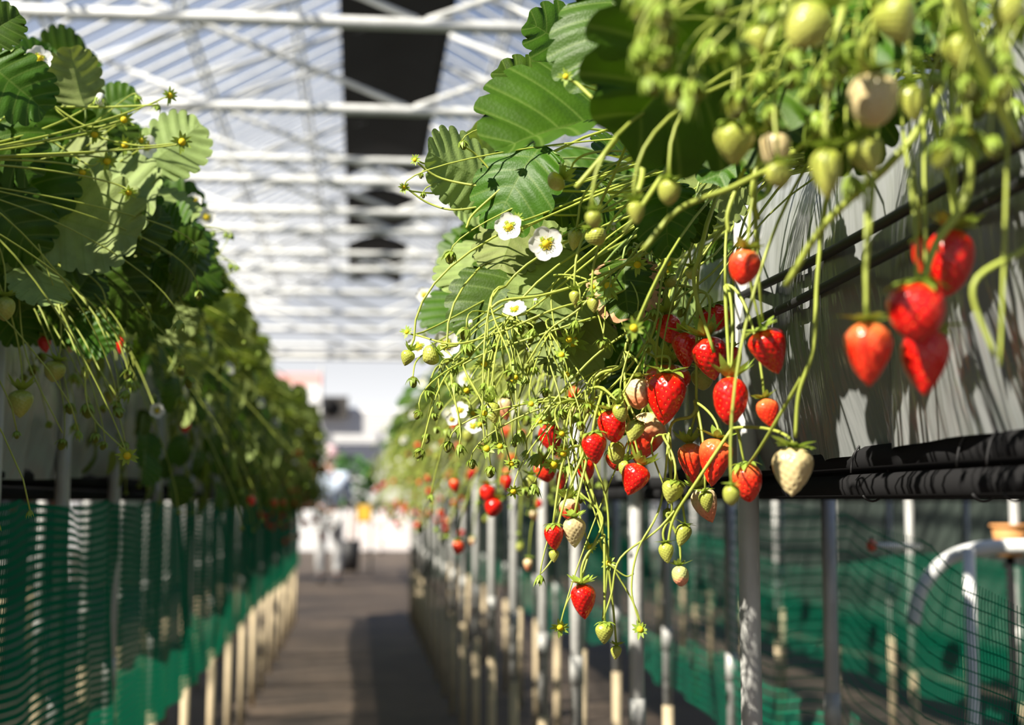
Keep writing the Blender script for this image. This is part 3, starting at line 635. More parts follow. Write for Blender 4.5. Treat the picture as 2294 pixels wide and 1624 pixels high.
# --- sharp and blurred fruit of the right row
# px, py (centre), width, height, distance, colour, tilt(+ tip right), shape, label
B = [
 (1493, 893, 88, 120, 1.35, 'ripe', -3, 0, 'large cone-shaped ripe strawberry, biggest of the sharp central cluster'),
 (1636, 899, 76, 108, 1.20, 'ripe', -2, 1, 'ripe strawberry left of the thick post, soft round highlights on its skin'),
 (1727, 788, 82, 108, 1.15, 'ripe', 24, 2, 'ripe strawberry in front of the thick post, tip swung to the right'),
 (1594, 803, 80, 100, 1.32, 'ripe', 14, 0, 'ripe strawberry at the top centre of the cluster, tip leaning right'),
 (1535, 786, 58, 84, 1.37, 'ripe', 4, 2, 'ripe strawberry partly behind its bigger neighbour at the cluster top'),
 (1497, 737, 58, 66, 1.41, 'ripe', 6, 1, 'ripe strawberry highest on the left of the cluster under a leaf'),
 (1602, 712, 70, 60, 1.42, 'ripe', 20, 3, 'dark shaded ripe strawberry high up beneath broad sepals'),
 (1646, 806, 36, 60, 1.42, 'ripe', 8, 0, 'narrow slice of ripe strawberry behind a thin stem near the thick post'),
 (1720, 927, 52, 70, 1.20, 'orange_red', 12, 0, 'small red strawberry with wide green sepals right of the thick post'),
 (1497, 850, 98, 70, 1.44, 'orange_red', 0, 3, 'broad orange-red strawberry peeping over the large cone-shaped one'),
 (1572, 850, 52, 50, 1.46, 'green', 0, 1, 'dark green shaded berry behind the ripe ones in the middle of the cluster'),
 (1431, 882, 58, 70, 1.37, 'turning', 4, 3, 'whitish berry turning salmon, left of the large cone-shaped one'),
 (1372, 955, 60, 74, 1.345, 'ripe', 8, 1, 'ripe strawberry overlapped by a small pale green berry'),
 (1332, 1005, 58, 70, 1.33, 'ripe', 8, 0, 'deep red strawberry on the left edge of the sharp cluster'),
 (1444, 982, 78, 118, 1.43, 'pale_top', -22, 0, 'large strawberry with pale shoulder hanging behind small green ones'),
 (1420, 968, 40, 52, 1.33, 'green', -18, 4, 'pale green berry in front of the large pale-shouldered strawberry'),
 (1390, 925, 33, 42, 1.32, 'green', 10, 1, 'tiny pale green berry over the top of a ripe one'),
 (1381, 1014, 36, 52, 1.39, 'green', 4, 3, 'speckled green berry between two ripe ones low in the cluster'),
 (1400, 1050, 30, 36, 1.42, 'green', -10, 1, 'green berry half hidden behind the lowest ripe one of the cluster'),
 (1421, 1075, 60, 74, 1.34, 'ripe', -22, 0, 'ripe strawberry at the bottom of the cluster, spiky sepals, tip to the left'),
 (1312, 1053, 40, 50, 1.41, 'ripe', 4, 1, 'small glossy ripe berry below the deep red one'),
 (1378, 1030, 40, 50, 1.48, 'orange_red', 14, 1, 'orange berry glimpsed behind the green speckled one'),
 (1549, 1038, 58, 92, 1.38, 'orange_red', 6, 2, 'orange-red strawberry with pale shoulder, left of a glossy pair'),
 (1603, 1036, 72, 110, 1.32, 'orange_red', -8, 2, 'glossy orange-red strawberry, right of a pair above the dark rail'),
 (1675, 1081, 66, 88, 1.25, 'orange_red', 10, 1, 'red strawberry in front of the thick post at rail height'),
 (1504, 1103, 50, 52, 1.34, 'green', -18, 0, 'plump green berry under the orange-red pair'),
 (1580, 1132, 56, 82, 1.39, 'turning', 18, 0, 'salmon and green half-ripe berry below the orange-red pair'),
 (1584, 1124, 32, 50, 1.33, 'green', 10, 4, 'slim green berry across the front of the salmon one'),
 (1640, 1110, 38, 48, 1.10, 'green', 2, 1, 'soft-focus bright green berry left of the thick post'),
 (1774, 1058, 88, 112, 1.12, 'cream', -6, 0, 'large cream-white unripe berry in front of the dark rail'),
 (1276, 1143, 46, 52, 1.38, 'pale_top', 4, 1, 'pink-red berry just above the cream one in the hanging trio'),
 (1287, 1193, 49, 68, 1.35, 'cream', 2, 0, 'cream berry with dark dots, middle of the hanging trio'),
 (1241, 1204, 42, 58, 1.35, 'ripe', 4, 0, 'small ripe berry on the left of the hanging trio'),
 (1241, 1246, 22, 28, 1.36, 'green', 2, 4, 'tiny green berry right under the small ripe one of the trio'),
 (1529, 1200, 36, 52, 1.35, 'green', -16, 4, 'green berry upper right of the dangling green trio'),
 (1492, 1239, 34, 46, 1.35, 'green', 4, 0, 'green berry on the left of the dangling green trio'),
 (1524, 1290, 40, 46, 1.35, 'blush_tip', 4, 3, 'green berry with a pink blushing tip, lowest of the dangling green trio'),
 (1307, 1348, 55, 78, 1.35, 'ripe', 4, 0, 'lone ripe strawberry hanging lowest, in front of the pale posts'),
 (1355, 1419, 40, 48, 1.35, 'green', 0, 0, 'pale green berry hanging lower right of the lone ripe one'),
 (1380, 1462, 24, 32, 1.37, 'green', -4, 4, 'tiny dark green berry hanging lowest of all in the view'),
 (1092, 1106, 34, 38, 2.3, 'ripe', 0, 1, 'blurred red berry, upper of the pair in front of a distant post'),
 (1105, 1137, 40, 42, 2.3, 'ripe', -20, 1, 'blurred red berry, lower of the pair in front of a distant post'),
 (1236, 985, 54, 74, 1.75, 'ripe', 14, 0, 'soft-focus red berry behind the green buds left of the cluster'),
 (1222, 1056, 48, 50, 1.85, 'orange_red', 10, 1, 'soft-focus orange berry behind two dark green buds'),
 (1258, 1075, 26, 50, 1.85, 'orange_red', -10, 0, 'soft-focus orange berry strip right of the dark green buds'),
 (1130, 917, 38, 52, 1.8, 'turning', 10, 0, 'soft salmon berry behind the stems on the far left of the tangle'),
 (1286, 925, 38, 46, 1.55, 'cream', -6, 1, 'whitish pink berry behind thin stems left of the cluster'),
 (1185, 1090, 34, 52, 1.8, 'green', -8, 0, 'blurred pale green berry left of the hanging trio'),
 (1336, 531, 48, 42, 1.25, 'green', 22, 1, 'yellow-green berry right of the big white flower'),
 (1287, 537, 34, 50, 1.32, 'green', -10, 0, 'green berry tucked directly beside the big white flower'),
 (1244, 408, 48, 34, 1.28, 'green', -50, 1, 'yellow-green berry lying sideways under the bright folded leaf'),
 (1287, 668, 24, 34, 1.30, 'green', 0, 4, 'small green berry above the brown-edged leaf, left of two'),
 (1329, 684, 27, 36, 1.30, 'green', 4, 4, 'small green berry above the brown-edged leaf, right of two'),
 (1550, 612, 30, 28, 1.33, 'green', 6, 1, 'small round green berry beside the toothed leaf above the cluster'),
 (1502, 632, 34, 26, 1.4, 'green', 30, 1, 'shaded green berry beneath the hanging toothed leaf'),
 (1104, 926, 34, 50, 1.42, 'green', 12, 0, 'green conical berry at the left of the tangle, below a pale bud'),
 (963, 797, 44, 36, 1.45, 'green', -60, 1, 'green berry lying sideways below the leftmost white flowers'),
 (912, 802, 32, 36, 1.45, 'green', -20, 0, 'leftmost small green berry of the right row'),
 (1668, 600, 70, 84, 1.05, 'orange_red', -8, 1, 'soft-focus red berry crossed by a blurred stem, high beside the post'),
 (1943, 793, 104, 148, .86, 'orange_red', 0, 0, 'blurred orange-red strawberry, left of the foreground group'),
 (2050, 703, 128, 140, .83, 'ripe', -4, 1, 'blurred big red strawberry in the middle of the foreground group'),
 (2068, 812, 112, 156, .87, 'ripe', -6, 0, 'blurred red strawberry lowest of the foreground group'),
 (2128, 588, 108, 160, .90, 'ripe', -10, 1, 'blurred red strawberry topmost of the foreground group'),
 (2062, 572, 44, 90, .93, 'ripe', 0, 0, 'blurred red strawberry sliver behind the foreground group'),
 (1735, 340, 74, 92, .88, 'cream', 0, 1, 'blurred pinkish cream berry, smaller of two at the top'),
 (1960, 222, 118, 128, .78, 'cream', 0, 3, 'blurred large pinkish cream berry near the top right'),
 (1645, 322, 90, 100, .88, 'green', 0, 0, 'blurred yellow-green berry left of the small cream one'),
 (1852, 390, 74, 120, .80, 'green', 0, 4, 'blurred long yellow-green berry between the two cream ones'),
 (1942, 352, 78, 92, .80, 'green', 14, 0, 'blurred yellow-green berry under the large cream one'),
 (2045, 235, 60, 90, .82, 'green', 6, 4, 'blurred yellow-green berry right of the large cream one'),
 (1742, 395, 60, 60, .84, 'green', 0, 1, 'blurred round yellow-green berry below the small cream one'),
 (2150, 120, 74, 90, .76, 'green', 10, 0, 'blurred yellow-green berry high at the right'),
 (2255, 30, 80, 90, .74, 'green', -10, 1, 'blurred yellow-green berry in the top right corner'),
 (1700, 95, 60, 74, .82, 'green', 4, 0, 'blurred yellow-green berry beside the big dark leaf'),
 (1810, 60, 100, 120, .74, 'green', -30, 1, 'blurred large yellow-green berry at the top edge'),
 (2010, 50, 100, 120, .72, 'green', 20, 0, 'blurred pale green berry at the top edge right of centre'),
 (1425, 478, 40, 52, .98, 'green', 4, 0, 'blurred yellow bud-like berry among the upper stems, left one'),
 (1330, 492, 38, 42, 1.0, 'green', 4, 1, 'blurred yellow-green berry just above the sharp round one'),
 (1500, 430, 50, 60, .98, 'green', 0, 1, 'blurred yellow-green berry over the hanging toothed leaf'),
]
rb = random.Random(3)
NODES = [(1562, 655, 1.34), (1490, 640, 1.42), (1470, 800, 1.38), (1400, 790, 1.38), (1330, 870, 1.38), (1625, 640, 1.24), (1700, 560, 1.12), (1300, 1000, 1.38), (1500, 975, 1.37), (1640, 960, 1.24), (1560, 900, 1.36), (1400, 880, 1.37), (1505, 1150, 1.35), (1350, 1200, 1.36)]
NODEP = [W(*n) for n in NODES]; PARENTN = {2: 1, 3: 1, 4: 3, 7: 4, 8: 10, 9: 5, 10: 0, 11: 3, 12: 8, 13: 7}
for i, p in enumerate(NODEP):
    c, pl = crown_of(p, False)
    if i in PARENTN:
        q = NODEP[PARENTN[i]]; path = bezier(p, p+Vector((0, 0, .03)), q+Vector((0, 0, -.03)), q, 10)
    else: path = arc_to(p, c, False, .15, rb)
    V, F = tube([x-c for x in path], .0013, .0019, 6); obj('stalk', mesh('stalk', V, F, 'stem'), pl)
def via_node(top):
    best = None
    for p in NODEP:
        if p.z-top.z > .018:
            d = (p-top).length + abs(p.x-top.x)*1.5
            if d < .16 and (best is None or d < best[0]): best = (d, p)
    return best[1] if best else None
for i, (px, py, w_, h_, Y, mat, tilt, shp, lab) in enumerate(B):
    ww = w_/FPX*Y; hh = h_/FPX*Y
    ctr = W(px, py, Y); ax = Vector((math.sin(R(tilt)), 0, -math.cos(R(tilt))))
    top = ctr - ax*(hh*.5); c, _ = crown_of(top, False)
    first = top - ax*(ww*.12)
    nd = via_node(top) if py > 700 and px < 1800 else None
    pts = [top] + arc_to(top - ax*.012, c, False, rise=rb.uniform(.08, .2), rnd=rb) if nd is None else bezier(top, top+Vector((rb.uniform(-.012, .012), 0, (nd.z-top.z)*.7)), nd+Vector((rb.uniform(-.02, .02), 0, .004)), nd, 12)
    strawberry(top, ww, hh, mat, tilt, rb.uniform(0, 6), shp, lab, None, pts, lean=rb.uniform(-8, 8), cal=rb.randrange(4), cscale=1.0 if w_ > 30 else 1.25)
BLft = [
 (46, 905, 50, 60, 1.75, 'green', -2, 0, 'speckled green berry hanging lowest at the left edge'),
 (122, 832, 46, 46, 1.8, 'green', -14, 1, 'green berry under dark sepals, upper right of the lowest left one'),
 (10, 692, 46, 52, 1.7, 'green', 0, 1, 'green berry cut by the left edge of the view'),
 (200, 795, 28, 36, 1.9, 'green', 0, 4, 'small green berry in the shade of the left tangle'),
 (192, 838, 22, 30, 1.9, 'green', 0, 4, 'small dim green berry in front of the second left post'),
 (160, 775, 30, 30, 2.0, 'cream', -6, 0, 'pale berry beside a red one in the left shade'),
 (228, 710, 34, 30, 2.0, 'green', 0, 1, 'green berry under the darkest left leaf'),
 (100, 772, 28, 36, 2.0, 'ripe', 10, 0, 'dim red berry left of the pale one in the left shade'),
 (113, 686, 26, 24, 2.1, 'ripe', 0, 1, 'dim red berry high in the left shade'),
 (185, 700, 24, 24, 2.1, 'ripe', 0, 1, 'dim red berry under the darkest left leaf'),
 (270, 775, 16, 36, 2.2, 'ripe', 0, 0, 'thin red berry strip in the middle of the left tangle'),
 (415, 955, 24, 28, 3.0, 'orange_red', 0, 1, 'blurred orange berry on the left, near the small white flower'),
]
for i, (px, py, w_, h_, Y, mat, tilt, shp, lab) in enumerate(BLft):
    ww = w_/FPX*Y; hh = h_/FPX*Y; ctr = W(px, py, Y); ax = Vector((math.sin(R(tilt)), 0, -math.cos(R(tilt)))); top = ctr-ax*hh*.5
    c, _ = crown_of(top, True)
    strawberry(top, ww, hh, mat, tilt, rb.uniform(0, 6), shp, lab, None, [top]+arc_to(top-ax*.012, c, True, .1, rb), cal=rb.randrange(4))

# --- leaves placed one by one: base px, tip px, distance of base and tip, upper(+1)/under(-1) side seen, normal tweak, mesh
def hero_leaf(bx, by, tx, ty, Yb, Yt, sidev, nx, nz, mi, left=False, me=None):
    b, t = W(bx, by, Yb), W(tx, ty, Yt); c, pl = crown_of(b, left)
    n = (Vector((0, -1, 0)) + Vector((nx, 0, nz)))*sidev
    M = frame(b, t, n); M.translation = b - c
    obj('leaf', me or LEAF[mi], pl, M)
    # petiole
    d = (b-t).normalized()
    V, F = tube([p-c for p in bezier(b, b+d*.05, c+Vector((.12 if left else -.12, 0, .05)), c, 12)], .0012, .0018, 6); obj('leaf_stalk', mesh('leaf_stalk', V, F, 'petiole'), pl)
HL = [
 (1112, 415, 955, 345, 1.50, 1.46, -1, -.2, .3, 0), (1215, 320, 1098, 478, 1.42, 1.40, 1, -.4, .5, 4), (1425, 262, 1122, 292, 1.32, 1.25, 1, -.3, .9, 3),
 (1250, 262, 1135, 140, 1.42, 1.40, 1, .62, .25, 1), (1320, 150, 1205, 40, 1.38, 1.34, 1, -.5, .5, 1), (1425, -30, 1310, 150, 1.22, 1.18, 1, -.3, .6, 4),
 (1700, -90, 1440, 292, 1.02, 1.0, 1, .66, .27, 1), (1760, 120, 1560, 340, 1.15, 1.10, 1, -.4, .8, 0), (1420, 60, 1460, -60, 1.2, 1.2, 1, -.3, .6, 0),
 (1255, 425, 1170, 510, 1.52, 1.5, -1, 0, .2, 0), (1165, 470, 1120, 605, 1.50, 1.47, -1, -.2, .1, 5), (1085, 545, 1018, 660, 1.65, 1.62, -1, -.1, .2, 5),
 (1165, 600, 1045, 735, 1.58, 1.55, 1, -.5, .3, 1), (1290, 565, 1195, 720, 1.48, 1.45, -1, -.1, .2, 1), (1395, 580, 1405, 700, 1.42, 1.38, 1, -.3, .4, -1),
 (1320, 650, 1260, 835, 1.50, 1.52, -1, 0, .5, 2), (1500, 410, 1485, 545, 1.32, 1.30, 1, -.5, .2, 2), (1560, 430, 1540, 530, 1.36, 1.35, 1, -.4, .2, 1),
 (1340, 380, 1240, 460, 1.46, 1.43, 1, -.4, .7, 4), (1245, 500, 1270, 620, 1.56, 1.55, -1, .2, .2, 0), (1160, 640, 1075, 700, 1.62, 1.6, 1, -.5, .6, 0),
 (1345, 640, 1230, 745, 1.56, 1.52, -1, -.1, .4, -1), (1130, 380, 1050, 290, 1.62, 1.60, -1, -.2, .2, 1), (1090, 450, 1010, 470, 1.68, 1.65, -1, -.2, .2, 0),
 (1220, 360, 1140, 330, 1.50, 1.48, 1, -.5, .4, 3), (1440, 380, 1350, 330, 1.50, 1.45, 1, -.2, .9, 3), (1560, 340, 1470, 430, 1.45, 1.42, 1, -.3, .3, 1),
 (1650, 380, 1560, 480, 1.4, 1.38, -1, 0, .2, 1), (1130, 700, 1040, 790, 1.9, 1.85, 1, -.4, .4, 0), (1060, 640, 985, 740, 1.95, 1.9, 1, -.5, .3, 0),
 (1440, 560, 1370, 660, 1.60, 1.58, 1, -.2, .5, 1), (1500, 620, 1440, 760, 1.72, 1.7, 1, 0, .3, 2), (1420, 680, 1360, 800, 1.75, 1.72, 1, 0, .3, 1), (1340, 730, 1400, 850, 1.8, 1.78, 1, .2, .2, 4),
 (1880, 40, 1720, 250, 1.05, 1.0, 1, -.3, .9, 0), (2050, -40, 1880, 120, .95, .92, 1, -.3, .8, 1), (1960, 150, 1850, 330, 1.1, 1.08, 1, -.3, .6, 4), (1600, 200, 1500, 350, 1.28, 1.25, 1, -.4, .8, 1),
 (1580, 20, 1500, 180, 1.2, 1.18, 1, .2, .6, 4), (2150, -60, 2050, 80, 1.0, .98, 1, -.3, .8, 0), (1690, 260, 1600, 400, 1.25, 1.22, 1, -.3, .7, 0),
]
for q in HL:
    hero_leaf(*q[:9], q[9] if q[9] >= 0 else 0, False, LEAF_BROWN if q[9] < 0 else None)
HLL = [
 (190, 240, 150, 118, 1.80, 1.80, -1, .6, .1, 1), (330, 372, 448, 282, 1.85, 1.86, -1, .2, .3, 0), (150, 425, 352, 448, 1.85, 1.82, -1, .62, .12, 0),
 (80, 468, 305, 545, 1.75, 1.76, -1, .66, .04, 7), (60, 560, 110, 690, 1.75, 1.74, -1, .75, .0, 1), (-30, 140, 98, 240, 1.65, 1.65, 1, .4, -.2, 1),
 (-50, 90, 42, 30, 1.62, 1.62, 1, .5, .1, 1), (345, 430, 430, 500, 2.0, 2.0, -1, .2, .4, 1), (120, 350, 240, 330, 1.9, 1.88, -1, .2, .4, 0),
 (220, 250, 300, 200, 1.95, 1.95, 1, .2, .4, 1), (180, 560, 290, 680, 1.9, 1.88, 1, .2, -.2, 4), (-40, 260, 60, 380, 1.7, 1.68, 1, .3, -.2, 4),
 (0, 330, 120, 470, 1.75, 1.72, 1, .3, -.3, 1), (-40, 420, 80, 560, 1.7, 1.7, 1, .3, -.3, 4), (60, 250, 200, 340, 1.9, 1.9, 1, .3, -.2, 3), (-20, 560, 50, 690, 1.75, 1.75, 1, .2, -.3, 1),
 (130, 270, 260, 400, 1.95, 1.95, 1, .3, -.1, 4), (100, 480, 190, 640, 2.0, 2.0, 1, .3, -.3, 1), (200, 540, 330, 620, 2.1, 2.1, 1, .3, -.2, 4), (280, 500, 400, 560, 2.2, 2.2, 1, .3, 0, 1),
 (-60, 0, 30, 80, 1.7, 1.7, 1, .5, .1, 4), (350, 520, 470, 600, 2.3, 2.3, 1, .3, .2, 0), (250, 280, 310, 380, 2.0, 2.0, 1, .4, .1, 1), (330, 690, 438, 735, 2.3, 2.3, -1, .0, .3, 5),
 (20, 180, 110, 320, 1.8, 1.8, 1, .4, -.2, 1), (0, 640, 60, 760, 1.9, 1.9, 1, .4, -.2, 1), (-20, 380, 90, 430, 1.85, 1.85, 1, .4, -.2, 3),
]
for q in HLL: hero_leaf(*q[:9], q[9], True)

rf = random.Random(21)
for k in range(70):      # leaves deeper in the right row, behind the stems
    px, py = rf.uniform(1080, 1640), rf.uniform(330, 860); Y = rf.uniform(1.55, 2.25)
    if py > 560+ (px-1080)*.9: continue
    a = rf.uniform(2.2, 4.4); ln = rf.uniform(80, 150)
    hero_leaf(px, py, px+ln*math.cos(a), py+ln*math.sin(a)*-1+30, Y, Y-rf.uniform(-.05, .05), 1 if rf.random() < .7 else -1, rf.uniform(-.6, .6), rf.uniform(-.2, .9), rf.randrange(8))
for k in range(120):      # dense shaded leaves of the left row
    px, py = rf.uniform(-40, 430), rf.uniform(120, 720); Y = rf.uniform(1.8, 2.5)
    if px > 170+ (py-120)*.55: continue
    a = rf.uniform(-1.2, 1.0); ln = rf.uniform(80, 130)
    hero_leaf(px, py, px+ln*math.cos(a), py+ln*math.sin(a), Y, Y+rf.uniform(-.05, .05), 1, rf.uniform(.1, .9), rf.uniform(-.4, .5), rf.randrange(8), True)
# --- flowers
cam_dir = lambda p: (Vector((0, 0, CAM_Z))-p).normalized()
def hero_flower(px, py, size, Y, left=False, tiltv=(0, 0, 0), kind='flower', roll=.3, npet=5):
    p = W(px, py, Y); c, pl = crown_of(p, left)
    s = size/FPX*Y; f = (cam_dir(p)+Vector(tiltv)).normalized()
    if kind == 'flower': flower(pl, p-c, s*.82, f, roll, npet)
    else:
        q = (f if kind == 'star' else Vector((0, 0, 1))).to_track_quat('Z', 'Y').to_matrix().to_4x4()
        obj('bud', BUD[kind][int(px) % 4], pl, Matrix.Translation(p-c) @ q @ Matrix.Scale(s*.5, 4))
    b = p - f*.003; sd = .05 if left else -.05
    d = c-b; path = bezier(b, b - f*.03+Vector((0, 0, -.01)), c+Vector((-.2 if not left else .2, -d.y*.3, .02)), c, 16)
    V, F = tube([x-c for x in path], .0009, .0016, 6); obj('stalk', mesh('stalk', V, F, 'stem'), pl)
for q in [(1223, 546, 82, 1.30, False, (0, 0, .1)), (1140, 508, 68, 1.36, False, (-.3, 0, .2)), (1153, 694, 58, 1.36, False, (-.2, 0, 1.1)), (938, 777, 58, 1.62, False, (-.3, 0, .3)), (998, 772, 66, 1.66, False, (.2, 0, .2)),
          (950, 661, 38, 2.1, False, (-.2, 0, .3)), (1024, 688, 46, 1.9, False, (0, 0, 1.4)), (1044, 458, 34, 1.7, False, (-.6, 0, .4)), (1030, 920, 44, 1.7, False, (-.2, 0, .4)), (1060, 955, 44, 1.75, False, (.1, 0, .6)), (1012, 940, 30, 1.8, False, (.1, 0, .2)),
          (87, 131, 60, 1.72, True, (.2, 0, .5)), (360, 512, 50, 1.95, True, (.1, 0, .1)), (328, 328, 54, 1.82, True, (.9, 0, 0)), (436, 448, 34, 2.1, True, (.3, 0, .6)), (462, 487, 44, 2.3, True, (.2, 0, .2)), (352, 920, 36, 2.2, True, (.1, 0, .1)), (425, 530, 36, 2.3, True, (.3, 0, .3))]:
    hero_flower(*q, roll=random.uniform(0, 1.2))
for q in [(930, 358, 34, 1.45, False, (-.7, 0, .2), 'star'), (906, 422, 34, 1.45, False, (-.7, 0, .2), 'star'), (1158, 488, 36, 1.37, False, (0, 0, .3), 'star'), (1163, 515, 32, 1.37, False, (.2, 0, 0), 'star'), (912, 744, 36, 1.5, False, (-.5, 0, .5), 'star'),
          (970, 397, 36, 1.48, False, (0, 0, .5), 'star'), (1018, 708, 34, 1.7, False, (0, 0, .2), 'star'), (1362, 640, 60, 1.36, False, (0, 0, .1), 'star'), (1428, 592, 60, 1.36, False, (0, 0, -.4), 'star'), (1420, 735, 60, 1.15, False, (0, 0, 0), 'star'), (1268, 172, 46, 1.15, False, (-.4, 0, .2), 'star'),
          (278, 268, 52, 1.75, True, (0, 0, -.1), 'star'), (280, 325, 52, 1.75, True, (0, 0, 0), 'star'), (408, 318, 56, 1.7, True, (0, 0, 0), 'star'), (380, 214, 46, 1.75, True, (.6, 0, 0), 'star'), (316, 315, 40, 1.78, True, (.3, 0, .2), 'star'), (285, 1020, 60, 1.7, True, (0, 0, -.3), 'star'), (212, 300, 54, 1.7, True, (0, 0, -1), 'star'), (288, 430, 50, 1.7, True, (.2, 0, -1), 'star'), (185, 385, 50, 1.7, True, (0, 0, -1), 'star'), (240, 360, 56, 1.7, True, (.1, 0, -.8), 'star'),
          (1055, 718, 30, 1.45, False, (0, 0, 0), 'white'), (1200, 670, 28, 1.38, False, (0, 0, 0), 'white'), (1374, 500, 34, 1.33, False, (0, 0, 0), 'white'), (225, 212, 52, 1.75, True, (0, 0, 0), 'white'), (1663, 268, 60, .95, False, (0, 0, 0), 'white')]:
    hero_flower(*q)

rt = random.Random(17)
TANGLE = []
for k in range(34):
    px = rt.uniform(1010, 1500); py = rt.uniform(520, 900)
    if py > 1050-(px-1000)*.25 or py < 760-(px-1000)*.6: py = 700+rt.uniform(-60, 120)
    p = W(px, py, rt.uniform(1.36, 1.85)); c, pl = crown_of(p, False); TANGLE.append(p)
    d = c-p; path = bezier(p, p+Vector((.03+rt.uniform(-.03, .05), rt.uniform(-.04, .04), .02+rt.uniform(-.02, .05))), c+Vector((-.16, -d.y*.3+rt.uniform(-.08, .08), rt.uniform(-.07, .05))), c, 16)
    V, F = tube([x-c for x in path], .0012, .0020, 6); obj('stalk', mesh('stalk', V, F, 'stem'), pl)
def tangle_node(p, rnd):
    q = sorted(((n-p).length, i) for i, n in enumerate(TANGLE) if n.z > p.z+.004 and n.x > p.x-.015 and abs(n.y-p.y) < .25)[:3]
    q = [x for x in q if x[0] < .17]
    return TANGLE[rnd.choice(q)[1]] if q else None
# --- green buds on thin stalks, hanging left and below the leaves of the right row
def hero_bud(px, py, size, Y, left=False, kind=None, rnd=random, lean=0, pl_=None):
    p = W(px, py, Y); c, pl = crown_of(p, left); s = size/FPX*Y
    k = kind or rnd.choice(('fruit', 'fruit', 'bud', 'fruit', 'star'))
    rot = Euler((R(rnd.uniform(-25, 25)), R(rnd.uniform(-30, 30)), rnd.uniform(0, 6))).to_matrix().to_4x4()
    if k == 'star': rot = cam_dir(p).to_track_quat('Z', 'Y').to_matrix().to_4x4() @ Matrix.Rotation(rnd.uniform(-.8, .8), 4, 'X')
    obj('bud', BUD[k][rnd.randrange(4)], pl, Matrix.Translation(p-c) @ rot @ Matrix.Scale(s*.74, 4))
    nd = None if left or Y < 1.25 else (tangle_node(p, rnd) or (via_node(p) if py > 900 else None))
    path = arc_to(p, c, left, rnd.uniform(.02, .09), rnd) if nd is None else bezier(p, p+Vector((rnd.uniform(-.01, .01), rnd.uniform(-.01, .01), rnd.uniform(.01, .035))), nd+Vector((rnd.uniform(-.05, -.01), rnd.uniform(-.02, .02), rnd.uniform(-.01, .01))), nd, 10)
    V, F = tube([x-c for x in path], .0007, .0012, 5); obj('stalk', mesh('stalk', V, F, 'stem'), pl)
rr = random.Random(11)
NB = [(905, 418, 22), (944, 388, 18), (947, 432, 18), (1035, 315, 30), (1010, 565, 40), (1197, 445, 24), (1232, 500, 26), (1100, 275, 30), (925, 845, 34), (958, 868, 38), (941, 920, 30), (1018, 860, 36), (1078, 908, 30), (1028, 955, 30), (1078, 935, 22), (1005, 990, 34), (1157, 975, 28), (1090, 1005, 34), (1100, 1045, 36),
      (1208, 945, 36), (1206, 1020, 44), (1240, 1040, 44), (1262, 1015, 34), (1255, 920, 34), (1232, 1000, 30), (1296, 1105, 34), (1210, 1290, 30), (1255, 1405, 34), (1322, 1225, 28), (1362, 1262, 28), (1434, 1410, 34), (1495, 1140, 34), (1045, 735, 40), (1045, 770, 40), (1188, 745, 34), (1160, 725, 36), (1282, 765, 60), (1262, 1000, 30), (1150, 850, 34),
      (1085, 860, 28), (1120, 1000, 30), (1145, 1040, 30), (1055, 1030, 30), (1180, 1010, 26), (1300, 945, 30), (1280, 985, 28), (1350, 760, 34), (1290, 720, 30), (1315, 905, 30), (1530, 690, 34), (1455, 770, 30), (1085, 815, 32), (1115, 770, 28), (1020, 820, 30), (985, 900, 26), (1225, 870, 30), (1190, 905, 28), (1150, 1100, 30)]
for (px, py, s) in NB:
    yy = 1.40+rr.uniform(-.05, .12) if px < 1300 else 1.36
    hero_bud(px, py, s, yy, False, 'star' if (px, py) in ((1282, 765), (1322, 1225), (1362, 1262), (1434, 1410)) else None, rr)
for k in range(80):       # sharp small ones through the tangle
    px, py = rr.uniform(900, 1560), rr.uniform(520, 1090)
    if py < 1000-(px-880)*.85 or py > 1180-max(0, px-1150)*.9: continue
    hero_bud(px, py, rr.uniform(26, 40), rr.uniform(1.30, 1.48), False, rr.choice(('fruit', 'bud', 'star', 'fruit')), rr)
for k in range(44):       # softer ones further along
    px, py = rr.uniform(930, 1330), rr.uniform(700, 1120)
    if py < 1120-(px-860)*1.2 and px < 1000: py += 120
    hero_bud(px, min(py, 1130), rr.uniform(22, 34), rr.uniform(1.55, 2.0), False, None, rr)
for k in range(80):       # blurred, nearer, top right
    px = rr.uniform(1420, 2294); py = rr.uniform(-20, 440 - abs(px-1850)*.35)
    if math.hypot(px-1960, py-225) < 120 or math.hypot(px-1735, py-340) < 95: continue
    hero_bud(px, py, rr.uniform(60, 100), rr.uniform(.72, .95), False, rr.choice(('fruit', 'bud', 'fruit')), rr)
for k in range(34):
    hero_bud(rr.uniform(20, 480), rr.uniform(520, 1000)-0, rr.uniform(22, 36), rr.uniform(1.75, 2.3), True, rr.choice(('fruit', 'bud')), rr)
for (px, py, s) in [(100, 95+90, 30), (105, 200, 30), (305, 215, 24), (355, 235, 24), (143, 985, 34), (215, 970, 30), (195, 905, 44), (155, 905, 34), (265, 900, 30), (310, 520, 24), (520, 525, 20), (530, 595, 18), (522, 640, 20), (541, 658, 16), (515, 592, 22), (480, 520, 18), (505, 522, 18), (280, 990, 30), (235, 990, 26)]:
    hero_bud(px, py, s, 1.8 if px < 400 else 2.2, True, 'fruit' if s > 25 else 'bud', rr)
